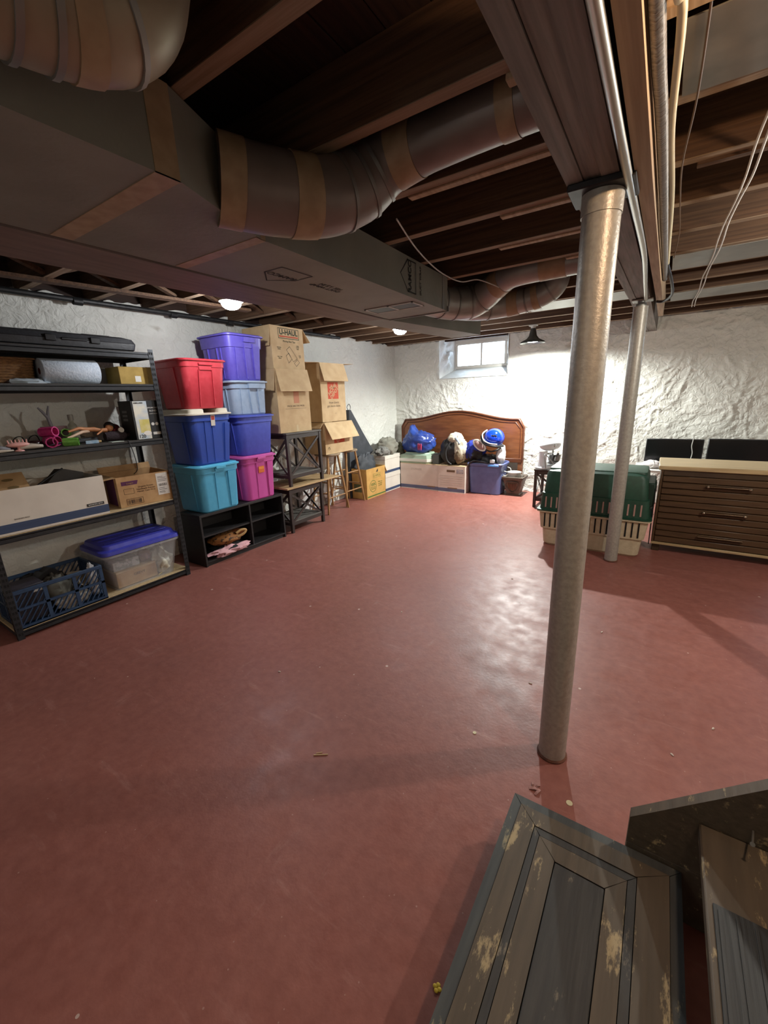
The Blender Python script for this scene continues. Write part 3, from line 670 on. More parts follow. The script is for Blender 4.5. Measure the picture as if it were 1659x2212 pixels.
def hollow_roller(label, m, p, r, ln, dirn, group):
    d = Vector(dirn).normalized(); t = thing('hair_roller', label, 'hair roller', p, 0, group)
    a, b = -d*ln/2, d*ln/2; n = 18; u = d.orthogonal().normalized(); v = d.cross(u); loops = []
    for c, rr in ((a, r*.8), (a, r), (b, r), (b, r*.8), (a, r*.8)):
        loops.append([c+rr*(math.cos(2*PI*k/n)*u+math.sin(2*PI*k/n)*v) for k in range(n)])
    MB().loft(loops, cap0=False, cap1=False).build('sleeve', m, t, smooth=60)
    fz = MB()
    for k in range(8):
        th = 2*PI*k/8; q = r*(math.cos(th)*u+math.sin(th)*v); fz.bar(a*.9+q, b*.9+q, .006, .004)
    fz.build('grip_ridges', m, t)
    return t
M_MAG = mat('magenta_plastic', '#b3206f', '#c9387f', rough=.5, scale=60); M_LIME = mat('lime_plastic', '#5d9a3c', '#74b24c', rough=.5, scale=60)
G3 = 'hair rollers on the third deck'
hollow_roller('magenta hair roller lying nearest the deck edge', M_MAG, (-3.42, 1.115, 1.193+.035), .034, .10, (1, -.25, 0), G3)
hollow_roller('magenta hair roller lying behind the front magenta one', M_MAG, (-3.56, 1.17, 1.193+.035), .034, .10, (1, .3, 0), G3)
hollow_roller('magenta hair roller lying on top, tilted towards the clear bottle', M_MAG, (-3.50, 1.14, 1.193+.100), .032, .10, (.8, .5, .05), G3)
hollow_roller('lime green hair roller lying at the deck edge', M_LIME, (-3.40, 1.222, 1.193+.027), .026, .09, (.5, .9, 0), G3)
hollow_roller('lime green hair roller perched behind the magenta ones', M_LIME, (-3.56, 1.262, 1.193+.080), .027, .09, (.9, -.35, .15), G3)
t = thing('massage_brush', 'pale pink scalp massage brush with stubby teeth', 'brush', (-3.37, .925, 1.193))
MB().lathe([(.026, 0), (.024, .006), (.008, .012), (.008, .03)], 18).build('foot', mat('pink_plastic', '#dba39c', rough=.4), t)
MB().ball((0, 0, .04), (.026, .062, .016), 18, 10).build('head', MATS['pink_plastic'], t, smooth=80)
for k in range(6): MB().cyl((0, -.045+.018*k, .05), (0, -.048+.019*k, .072), .005, .003, 8).build('tooth', MATS['pink_plastic'], t)
t = thing('perfume_bottle', 'clear glass bottle with a square cap among the rollers', 'bottle', (-3.60, 1.325, 1.193))
gm = bpy.data.materials.new('smoky_glass'); gm.use_nodes = True; q = gm.node_tree.nodes['Principled BSDF']; q.inputs['Base Color'].default_value = lin('#9a9a88'); q.inputs['Roughness'].default_value = .15; q.inputs['Alpha'].default_value = .55
MB().lathe([(.03, 0), (.034, .006), (.034, .10), (.026, .135), (.014, .15), (.014, .165)], 20).build('glass', gm, t, smooth=50)
MB().lathe([(.018, .166), (.018, .205), (.014, .207)], 16).build('cap', mat('cap_grey', '#8b8b84', rough=.4), t)
t = thing('hair_tongs', 'open grey hair tongs leaning upright behind the rollers', 'hair tongs', (-3.60, 1.19, 1.193))
M_TG = mat('grey_plastic', '#77777f', rough=.45)
MB().tube([(0, .025, .012), (0, .015, .09), (0, .0, .19)], [.014, .013, .011], 10).build('barrel', M_TG, t, smooth=60)
MB().tube([(0, 0, .19), (0, -.025, .235), (0, -.045, .262)], [.010, .009, .006], 8).build('upper_arm', M_TG, t, smooth=60)
MB().tube([(0, 0, .19), (0, .008, .235), (0, .018, .272)], [.010, .008, .005], 8).build('lower_arm', M_TG, t, smooth=60)
t = thing('fashion_doll', 'small fashion doll lying across the jumble on the third deck', 'doll', (-3.47, 1.40, 1.193))
M_SKIN = mat('doll_skin', '#b9794f', '#c68a5e', rough=.5, scale=20)
me_pts = [((-.02, .10, .085), .017), ((-.02, .06, .085), .013), ((-.03, .02, .095), .018), ((-.03, -.02, .098), .015), ((-.02, -.08, .11), .012), ((-.01, -.15, .092), .008)]
MB().tube([p for p, _ in me_pts], [r for _, r in me_pts], 12).build('body', M_SKIN, t, smooth=80)
MB().tube([(-.03, -.02, .085), (.02, -.08, .085), (.05, -.16, .06), (.06, -.19, .055)], [.012, .011, .008, .006], 10).build('leg', mat('doll_pale_leg', '#c9a98f', rough=.5), t, smooth=80)
MB().tube([(-.02, .07, .09), (.03, .04, .08), (.05, .00, .06)], [.008, .007, .005], 8).build('arm', M_SKIN, t, smooth=80)
MB().ball((-.03, .125, .098), (.024, .028, .026), 16, 10).build('head', M_SKIN, t, smooth=80)
MB().ball((-.045, .135, .112), (.032, .038, .028), 16, 10, amp=.3, seed=2).build('hair', mat('dark_hair', '#1d1411', rough=.6), t, smooth=80)
t = thing('hair_dryer_brush', 'dark bristled round brush lying before the coffee carton', 'brush', (-3.47, 1.555, 1.193))
MB().lathe([(.012, -.09), (.03, -.085), (.036, -.04), (.036, .03), (.024, .06), (.013, .07), (.012, .11)], 18, axis='y', c=(0, 0, .037)).build('barrel', mat('dark_purple_bristle', '#2a2126', '#3d3036', rough=.9, scale=120, bump=.7), t, smooth=60)
t = thing('wool_ball', 'dark crimson fluffy ball tucked beside the coffee carton', 'ball', (-3.62, 1.60, 1.193))
MB().ball((0, 0, .06), .062, 22, 14, amp=.18, seed=5, freq=7).build('pile', mat('crimson_wool', '#5d1122', '#7a1a30', rough=.95, scale=90, bump=.8), t, smooth=80)
t = thing('toothpaste_tube', 'small blue and white tube lying at the deck edge', 'tube', (-3.40, 1.36, 1.193))
MB().loft([[(x, -.05, .012+z) for x, z in ((-.003, -.010), (.003, -.010), (.003, .012), (-.003, .012))], [(x, .03, .012+z) for x, z in ((-.012, -.010), (.012, -.010), (.012, .012), (-.012, .012))]]).build('body', mat('tube_blue', '#6f9bc0', '#a9c1d3', rough=.4, scale=30), t)
MB().cyl((0, .03, .013), (0, .05, .013), .008, n=12).build('cap', mat('gold_cap', '#b79a63', rough=.4), t)
t = thing('round_mirror', 'white round compact leaning in the jumble beside the doll', 'compact', (-3.46, 1.585, 1.27))
MB().cyl((0, 0, .0), (.012, 0, .003), .02, n=20).build('disc', mat('compact_white', '#cfcabf', rough=.4), t)
t = thing('dark_comb', 'dark glossy oval brush head beside the magenta rollers', 'brush', (-3.46, 1.035, 1.193))
MB().ball((0, 0, .028), (.035, .045, .028), 16, 10).build('head', mat('dark_brown_gloss', '#2c1b1a', rough=.25), t, smooth=80)
MB().tube([(0, -.03, .02), (0, -.09, .014), (.01, -.15, .012)], [.012, .010, .008], 10).build('handle', MATS['dark_brown_gloss'], t, smooth=80)
t = thing('white_comb', 'off-white curved comb at the shelving end of the third deck', 'comb', (-3.37, .99, 1.193))
MB().tube([(0, -.06, .02), (.005, 0, .026), (0, .06, .02)], [.010, .018, .010], 12).build('spine', mat('bone_plastic', '#b7ada0', rough=.5), t, smooth=80)
t = thing('grey_clip', 'grey plastic hair clip at the very end of the third deck', 'hair clip', (-3.36, .83, 1.193))
MB().tube([(0, -.07, .022), (0, 0, .03), (0, .05, .018)], [.010, .016, .006], 12).build('jaw', M_TG, t, smooth=80)
MB().tube([(.02, -.07, .010), (.025, 0, .012), (.01, .06, .010)], [.008, .010, .005], 12).build('lower_jaw', MATS['bone_plastic'], t, smooth=80)
for q, (px, py, m_, nm, lb) in enumerate(((-3.52, 1.30, M_BLACK, 'flat_iron', 'long dark flat iron lying under the doll'), (-3.62, 1.07, M_BLACK, 'curling_iron', 'black curling iron lying behind the dark brush head'))):
    t = thing(nm, lb, 'hair tool', (px, py, 1.193))
    MB().bar((0, -.09, .02), (0, .14, .022), .034, .03, bev=.008).build('body', mat('slate_plastic', '#2e3238', rough=.4) if q == 0 else m_, t)
    MB().tube([(0, -.09, .02), (.01, -.14, .015), (.02, -.17, .008), (0, -.21, .006)], .005, 8).build('power_cord', M_BLACK, t, smooth=60)
t = thing('spare_sachet', 'small pale paper card at the deck edge before the carton', 'card', (-3.37, 1.50, 1.193))
MB().box(-.03, .03, -.045, .04, 0, .003).build('sheet', mat('pale_green_card', '#c2cfc2', rough=.6), t, smooth=0)
cable('headphone_lead', 'thin black lead looping up behind the dark brush head', [(-3.66, .96, 1.197), (-3.64, .99, 1.26), (-3.64, 1.03, 1.265), (-3.65, 1.05, 1.21), (-3.63, 1.07, 1.26), (-3.63, 1.11, 1.268), (-3.65, 1.13, 1.2)], .0035, M_BLACK, 'lead', 6)
t = thing('clear_box', 'pinkish clear plastic box behind the magenta rollers', 'box', (-3.67, 1.235, 1.193)); pk = bpy.data.materials.new('pink_clear_plastic'); pk.use_nodes = True; q_ = pk.node_tree.nodes['Principled BSDF']; q_.inputs['Base Color'].default_value = lin('#a8808c'); q_.inputs['Alpha'].default_value = .45; q_.inputs['Roughness'].default_value = .2
open_box(MB(), .075, .14, .13, .003).build('tub', pk, t, smooth=0)
cable('charger_lead', 'thin black lead dangling from the third deck to the carton below', [(-3.318, 1.555, 1.20), (-3.302, 1.558, 1.17), (-3.304, 1.575, 1.08), (-3.31, 1.58, .98), (-3.42, 1.60, .93)], .003, M_BLACK, 'lead', 6)
# ---- fourth deck: archive box, shipping carton
M_ARCH = mat('archive_white', '#cfc9bd', '#d8d2c6', rough=.7, scale=6)
M_ARCHN = mat('archive_navy', '#31415f', '#3a4a68', rough=.7, scale=3, stretch=(1, 1, 90))
M_KRAFT = mat('kraft_card', '#a9845a', '#b9966a', rough=.8, scale=14, bump=.05)
M_KRAFT2 = mat('light_kraft', '#b79b73', '#c4a981', rough=.8, scale=10, bump=.05)
M_KRAFT_IN = mat('kraft_inside', '#8d6d4a', '#9a7953', rough=.85, scale=14)
def archive_box(name, label, loc, rotz, w, d, h, lid=True, stripe=(.0, .055)):
    t = thing(name, label, 'archive box', loc, rotz)
    open_box(MB(), w, d, h).build('carcass', M_ARCH, t, smooth=0)
    st = MB(); e = .0008
    for a, b, c, f in ((-w/2-e, w/2+e, -d/2-e, -d/2), (-w/2-e, w/2+e, d/2, d/2+e), (-w/2-e, -w/2, -d/2, d/2), (w/2, w/2+e, -d/2, d/2)):
        st.box(a, b, c, f, stripe[0]+.014, stripe[1])
    st.build('stripe', M_ARCHN, t, smooth=0)
    if lid:
        l = MB(); k = .006
        l.box(-w/2-k, w/2+k, -d/2-k, d/2+k, h+.001, h+.006); 
        for a, b, c, f in ((-w/2-k, w/2+k, -d/2-k, -d/2-.002), (-w/2-k, w/2+k, d/2+.002, d/2+k), (-w/2-k, -w/2-.002, -d/2-.002, d/2+.002), (w/2+.002, w/2+k, -d/2-.002, d/2+.002)): l.box(a, b, c, f, h-.05, h+.001)
        l.build('lid', M_ARCH, t, smooth=0)
    return t
t = archive_box('archive_box', 'long white archive box with a navy stripe on the fourth deck', (-3.50, .985, .692), PI/2, .70, .36, .28, lid=False, stripe=(.0, .068))
MB().box(.215, .325, -.1825, -.1812, .075, .095).build('label', M_BLACK, t, smooth=0)
text('lettering', 'BANKERS BOX', .014, M_WINK, t, (.27, -.1830, .085)); text('lettering', 'BANKERS BOX', .012, mat('grey_ink', '#6d6a66', rough=.8), t, (-.15, -.1812, .09))
t = thing('egg_carton', 'kraft cardboard flap tray with printed ovals resting in the archive box', 'carton', (-3.46, .79, .985), PI/2-.1)
MB().box(-.12, .15, -.10, .10, -.0, .012, xf=Matrix.Rotation(.55, 4, 'X')).build('flap', M_KRAFT, t, smooth=0)
MB().box(-.12, .15, -.02, .10, -.08, -.012).build('tray', M_KRAFT, t, smooth=0)
for x, y in ((-.05, -.05), (.07, -.05), (-.04, .03), (.06, .03)):
    mb = MB().lathe([(.001, 0), (.03, 0), (.03, .0006), (.001, .0006)], 18); v = [Matrix.Rotation(.55, 4, 'X') @ Vector((p[0]+x, p[1]*.45+y, p[2]+.0125)) for p in mb.v]; mb.v = v
    mb.build('printed_oval', mat('brown_ink', '#6f5a35', rough=.8), t, smooth=0)
t = thing('dark_bag', 'dark grey laptop sleeve poking out of the archive box', 'bag', (-3.52, 1.16, .90), PI/2+.15)
MB().prism([(-.17, 0), (.14, 0), (.13, .09), (.02, .13), (-.02, .135)], -.03, .03).build('sleeve', mat('slate_fabric', '#3f3c39', rough=.85), t, smooth=30)
MB().tube([(-.17, -.032, .05), (-.08, -.034, .10), (.0, -.034, .138)], .006, 8).build('strap', M_BLACK, t, smooth=60)
def carton(name, label, loc, rotz, w, d, h, m=None, flaps=None, fl_len=None, tilt=0, cat='cardboard box', base=True):
    m = m or M_KRAFT2; t = thing(name, label, cat, loc, rotz)
    b = open_box(MB(), w, d, h, .005); b.build('carcass', m, t, smooth=0)
    for side, ang in (flaps or {}).items():
        a = R(ang); th = .004
        L = (fl_len or {}).get(side, (d if side in 'fb' else w)/2*.98)
        mb = MB()
        if side in 'fb':
            s = -1 if side == 'f' else 1
            M = Matrix.Translation((0, s*(d/2), h)) @ Matrix.Rotation(-s*a, 4, 'X')
            mb.box(-w/2+.003, w/2-.003, -th/2, th/2, .001, L, xf=M)
        else:
            s = -1 if side == 'l' else 1
            M = Matrix.Translation((s*(w/2), 0, h)) @ Matrix.Rotation(s*a, 4, 'Y')
            mb.box(-th/2, th/2, -d/2+.003, d/2-.003, .001, L, xf=M)
        mb.build('flap', m, t, smooth=0)
    return t
t = carton('shipping_carton', 'kraft shipping carton with purple print and a white address label', (-3.53, 1.655, .692), PI/2-.10, .40, .36, .235, M_KRAFT, {'b': 20, 'l': 95}, {'b': .05, 'l': .10})
M_PURP = mat('purple_print', '#59264f', rough=.7)
MB().box(-.2008, -.1998, -.13, .05, .01, .225).build('side_band', M_PURP, t, smooth=0)
MB().prism([(-.17, .168), (-.06, .168), (-.05, .198), (-.17, .198)], -.1808, -.1796).build('print_band', M_PURP, t, smooth=0)
text('lettering', 'Lasagna', .016, M_KRAFT, t, (-.11, -.1814, .182)); 
M_BINK = mat('dark_brown_ink', '#4a3524', rough=.8)
text('lettering', 'Organic Frozen\nHandmade Entrees\nMaster Case 12 ct', .018, M_BINK, t, (.0, -.1808, .125))
outline('print_frame', [(-.16, .10), (-.09, .10), (-.09, .14), (-.16, .14)], .002, M_BINK, t, (0, -.1808, 0), (PI/2, 0, 0))
t2 = MB().box(.085, .175, -.1812, -.1798, .05, .225).build('address_label', mat('label_white', '#d9d7d0', rough=.6), t, smooth=0)
mb = MB(); random.seed(4)
for k in range(13): mb.box(-.145+.0078*k, -.145+.0078*k+random.choice((.002, .004, .005)), -.1812, -.1802, .022, .052)
outline('print_frame', [(-.153, .016), (-.035, .016), (-.035, .06), (-.153, .06)], .003, M_BINK, t, (0, -.1808, 0), (PI/2, 0, 0))
o = mb.build('barcode', M_INK, t, smooth=0); o['kind'] = 'stuff'
mb = MB()
for k in range(14): mb.box(.098+.0046*k, .098+.0046*k+random.choice((.0015, .0025)), -.1818, -.1810, .12, .14)
for z in (.195, .185, .172, .16, .103, .09, .075, .066): mb.box(.095, .095+random.uniform(.03, .07), -.1818, -.1810, z, z+.003)
o = mb.build('label_print', M_INK, t2, smooth=0); o['kind'] = 'stuff'
text('lettering', '68', .022, M_BINK, t, (.187, -.1808, .215))
# ---- bottom deck: crate and clear bin
t = at_wall('milk_crate', 'navy blue plastic milk crate with slanted slots on the bottom deck', 'crate', .935, .063, .36, -3.315)
M_CRATE = mat('navy_crate', '#1d3350', '#24405f', rough=.5, scale=20)
CW, CD, CH = .53, .36, .265
def crate_side(w, h, cols, rows):
    """lattice panel in xz, thickness along y, base at z 0"""
    fr = MB(); fr.box(-w/2, w/2, -.006, .006, 0, .022); fr.box(-w/2, w/2, -.008, .008, h-.026, h, bev=.003)
    for i in range(cols+1):
        x = -w/2+(w-.022)*i/cols; fr.box(x, x+.022, -.006, .006, .022, h-.026)
    for j in range(1, rows):
        z = .01+(h-.03)*j/rows; fr.box(-w/2, w/2, -.006, .006, z, z+.016)
    cw = (w-.022)/cols; ch = (h-.03)/rows
    for i in range(cols):
        for j in range(rows):
            if cols == 3 and i == 1 and j == rows-1: continue
            x0 = -w/2+.022+cw*i; x1 = x0+cw-.022; z0 = .026+ch*j; z1 = z0+ch-.02
            n = 7
            for k in range(-3, n):
                # slanted slats clipped to the cell
                s = (x1-x0)/n*1.6; xa = x0+s*k; dx = .07; za, zb = z0, z1; xb = xa+dx
                if xb <= x0 or xa >= x1: continue
                f = (zb-za)/dx
                if xa < x0: za = z0+(x0-xa)*f; xa = x0
                if xb > x1: zb = z1-(xb-x1)*f; xb = x1
                if zb-za > .008: fr.bar((xa, 0, za), (xb, 0, zb), .008, .007, up=(0, 0, 1))
    return fr
for (w, dx, dy, rz, cols) in ((CW, 0, -CD/2+.006, 0, 3), (CW, 0, CD/2-.006, 0, 3), (CD-.03, -CW/2+.006, 0, PI/2, 2), (CD-.03, CW/2-.006, 0, PI/2, 2)):
    o = crate_side(w, CH, cols, 2).build('lattice_side', M_CRATE, t, loc=(dx, dy, 0), rot=(0, 0, rz), smooth=0)
MB().box(-CW/2, CW/2, -CD/2, CD/2, 0, .008).build('base', M_CRATE, t, smooth=0)
def heap(name, label, cat, loc, size, m, seed, amp=.35, part='body', group=None, rotz=0):
    t = thing(name, label, cat, loc, rotz, group)
    MB().ball((0, 0, size[2]), size, 22, 14, amp=amp, seed=seed, zmin=0).build(part, m, t, smooth=70); return t
t = thing('dark_carton', 'small dark carton with a white label leaning in the milk crate', 'carton', (-3.44, .775, .085), PI/2)
MB().box(-.085, .085, -.09, .09, 0, .245, bev=.003).build('carcass', mat('plum_card', '#2a2730', '#34303a', rough=.6, scale=9), t)
MB().box(.02, .07, -.0912, -.0895, .19, .235).build('label', M_WHITEP, t, smooth=0)
heap('grey_rag', 'grey folded rag stuffed in the milk crate', 'rag', (-3.47, .95, .075), (.10, .09, .115), mat('grey_cloth', '#55544d', '#66655c', rough=.95, scale=20), 11)
t = thing('white_cup', 'off-white cup lying on its side in the milk crate', 'cup', (-3.46, 1.09, .24), .5)
MB().lathe([(.03, -.06), (.043, -.058), (.055, .05), (.058, .055), (.05, .055), (.04, -.05), (.002, -.05)], 24, axis='x', cap=False).build('cup_wall', mat('cup_cream', '#b9b3a3', rough=.4), t, smooth=60)
heap('white_plug', 'white crumpled packet at the corner of the milk crate', 'packet', (-3.40, 1.155, .085), (.045, .03, .12), mat('packet_white', '#cfd0d2', rough=.5), 12)
heap('black_bundle', 'black fabric bundle at the back of the milk crate', 'bundle', (-3.58, .90, .075), (.055, .19, .13), mat('black_cloth', '#1f1e1f', rough=.9), 13)
heap('pale_parts', 'pale bagged parts low in the milk crate', 'bag', (-3.37, 1.00, .072), (.035, .10, .055), mat('pale_bag', '#9a9790', '#b5b2aa', rough=.6, scale=20), 15)
# clear bin
cm = bpy.data.materials.new('clear_plastic'); cm.use_nodes = True; n_ = cm.node_tree; pb = n_.nodes['Principled BSDF']
pb.inputs['Base Color'].default_value = lin('#cfd3d6'); pb.inputs['Roughness'].default_value = .22; pb.inputs['Alpha'].default_value = .32
t = at_wall('storage_bin', 'clear plastic storage bin with a cobalt blue lid on the bottom deck', 'storage bin', 1.525, .063, .42, -3.315)
mb = MB(); mb.loft([rrect(.47, .33, .05, 0), rrect(.47, .33, .05, .003), rrect(.585, .40, .05, .30)], cap1=False)
mb.build('clear_body', cm, t, smooth=50)
loft_rr(MB(), [(.590, .405, .285), (.605, .42, .286), (.605, .42, .302), (.590, .405, .303)], .05, cap0=False, cap1=False).build('rim', cm, t, smooth=40)
M_COBALT = mat('cobalt_plastic', '#3538a0', '#3d42ae', rough=.45, scale=20)
loft_rr(MB(), [(.60, .415, .304), (.612, .427, .308), (.605, .42, .335), (.56, .375, .345), (.545, .36, .372), (.535, .35, .375)], .05).build('lid', M_COBALT, t, smooth=35)
mb = MB()
for y in (-.10, 0, .10): mb.box(-.24, .24, y-.012, y+.012, .374, .382, bev=.004)
mb.build('lid_ribs', M_COBALT, t)
t = thing('small_carton', 'tan carton lying inside the clear storage bin', 'carton', (-3.50, 1.50, .069), PI/2)
MB().box(-.19, .12, -.11, .12, 0, .115, bev=.002).build('carcass', M_KRAFT, t)
MB().box(-.19, .12, -.112, .122, .116, .13).build('lid', M_KRAFT2, t, smooth=0)
text('lettering', 'GREVY', .03, M_BINK, t, (-.02, -.1108, .075))
t = thing('photo_stack', 'grey photo packets standing inside the clear storage bin', 'packet', (-3.50, 1.46, .200), PI/2)
MB().box(-.15, .05, -.08, .08, 0, .075, bev=.004).build('pack', mat('photo_grey', '#85868a', '#adaeb0', rough=.4, scale=30, contrast=(.45, .55)), t)
heap('purple_pouch', 'purple and brown pouch beside the photo packets in the bin', 'pouch', (-3.47, 1.575, .20), (.05, .05, .05), mat('mauve_pouch', '#6d4c5d', '#8a6a58', rough=.7, scale=25), 21)
heap('plastic_wrap', 'crumpled clear wrap and ribbons at the bin end', 'wrapping', (-3.47, 1.685, .07), (.12, .075, .10), mat('wrap_pale', '#b5b09d', '#d8d8cc', rough=.4, scale=20), 22, .5)
t = thing('yellow_pencil', 'yellow pencil lying in the clear storage bin', 'pencil', (-3.385, 1.66, .072), .35)
MB().cyl((0, -.05, .005), (0, .06, .02), .004, n=6).build('barrel', mat('pencil_yellow', '#c9ae3c', rough=.4), t)
# ---- low open bookcase
bk = at_wall('bookcase', 'low black bookcase with four open cubbies under the totes', 'bookcase', 2.51, 0, .30)
M_BK = mat('black_laminate', '#1b1a1b', '#232122', rough=.5, scale=6, stretch=(1, 1, 12))
BW = .985
MB().box(-BW/2, BW/2, -.15, .15, .465, .490, bev=.002).build('top_panel', M_BK, bk)
for x in (-BW/2, BW/2-.018): MB().box(x, x+.018, -.15, .15, 0, .4645, bev=.001).build('side_panel', M_BK, bk)
MB().box(.045, .063, -.149, .149, .051, .4645, bev=.001).build('divider', M_BK, bk)
MB().box(-BW/2+.0185, BW/2-.0185, -.149, .149, .035, .0505, bev=.001).build('bottom_panel', M_BK, bk)
for a, b in ((-BW/2+.0185, .0445), (.0635, BW/2-.0185)): MB().box(a, b, -.14, .149, .275, .290).build('shelf', M_BK, bk, smooth=0)
MB().box(-BW/2+.0185, BW/2-.0185, .142, .149, .051, .4645).build('back_panel', M_BK, bk, smooth=0)
MB().box(-BW/2+.0185, BW/2-.0185, -.135, -.12, 0, .0345).build('plinth', M_BK, bk, smooth=0)
def cloth_pile(name, label, loc, size, m, seed, amp=.5, rotz=0, cat='cloth', part='fabric', tilt=0):
    t = thing(name, label, cat, loc, rotz)
    MB().ball((0, 0, size[2]*.8), size, 34, 20, amp=amp, seed=seed, freq=2.6, zmin=0).build(part, m, t, smooth=80); return t
M_LEO = mat('leopard_fabric', '#8a5a2b', '#2c1a10', rough=.8, scale=38, contrast=(.52, .60))
t = thing('leopard_handbag', 'leopard print handbag lying in the lower bookcase cubby', 'handbag', (-3.43, 2.33, .051+.045), PI/2)
MB().ball((0, 0, .08), (.17, .11, .058), 34, 18, amp=.22, seed=31).build('bag_body', M_LEO, t, smooth=80)
MB().tube(smooth_pts([(.07, -.09, .08), (.13, -.11, .10), (.16, -.11, .13), (.11, -.10, .14), (.06, -.09, .12)]), .014, 10).build('handle', mat('tan_leather', '#a8834f', rough=.5), t, smooth=80)
MB().ball((.12, -.02, .11), (.07, .06, .03), 20, 12, amp=.2, seed=33).build('lining', mat('brown_lining', '#8a4c26', rough=.7), t, smooth=80)
cloth_pile('black_bag', 'black cloth bag squashed under the leopard print handbag', (-3.42, 2.32, .0508), (.12, .18, .045), mat('matte_black_cloth', '#151516', rough=.9), 34, .3, cat='bag')
cloth_pile('pink_cloth', 'pale pink cloth spilling out of the lower bookcase cubby', (-3.345, 2.31, .0508), (.075, .185, .038), mat('pink_cotton', '#c6949a', '#d4a5a9', rough=.9, scale=12, bump=.3), 36, .55)

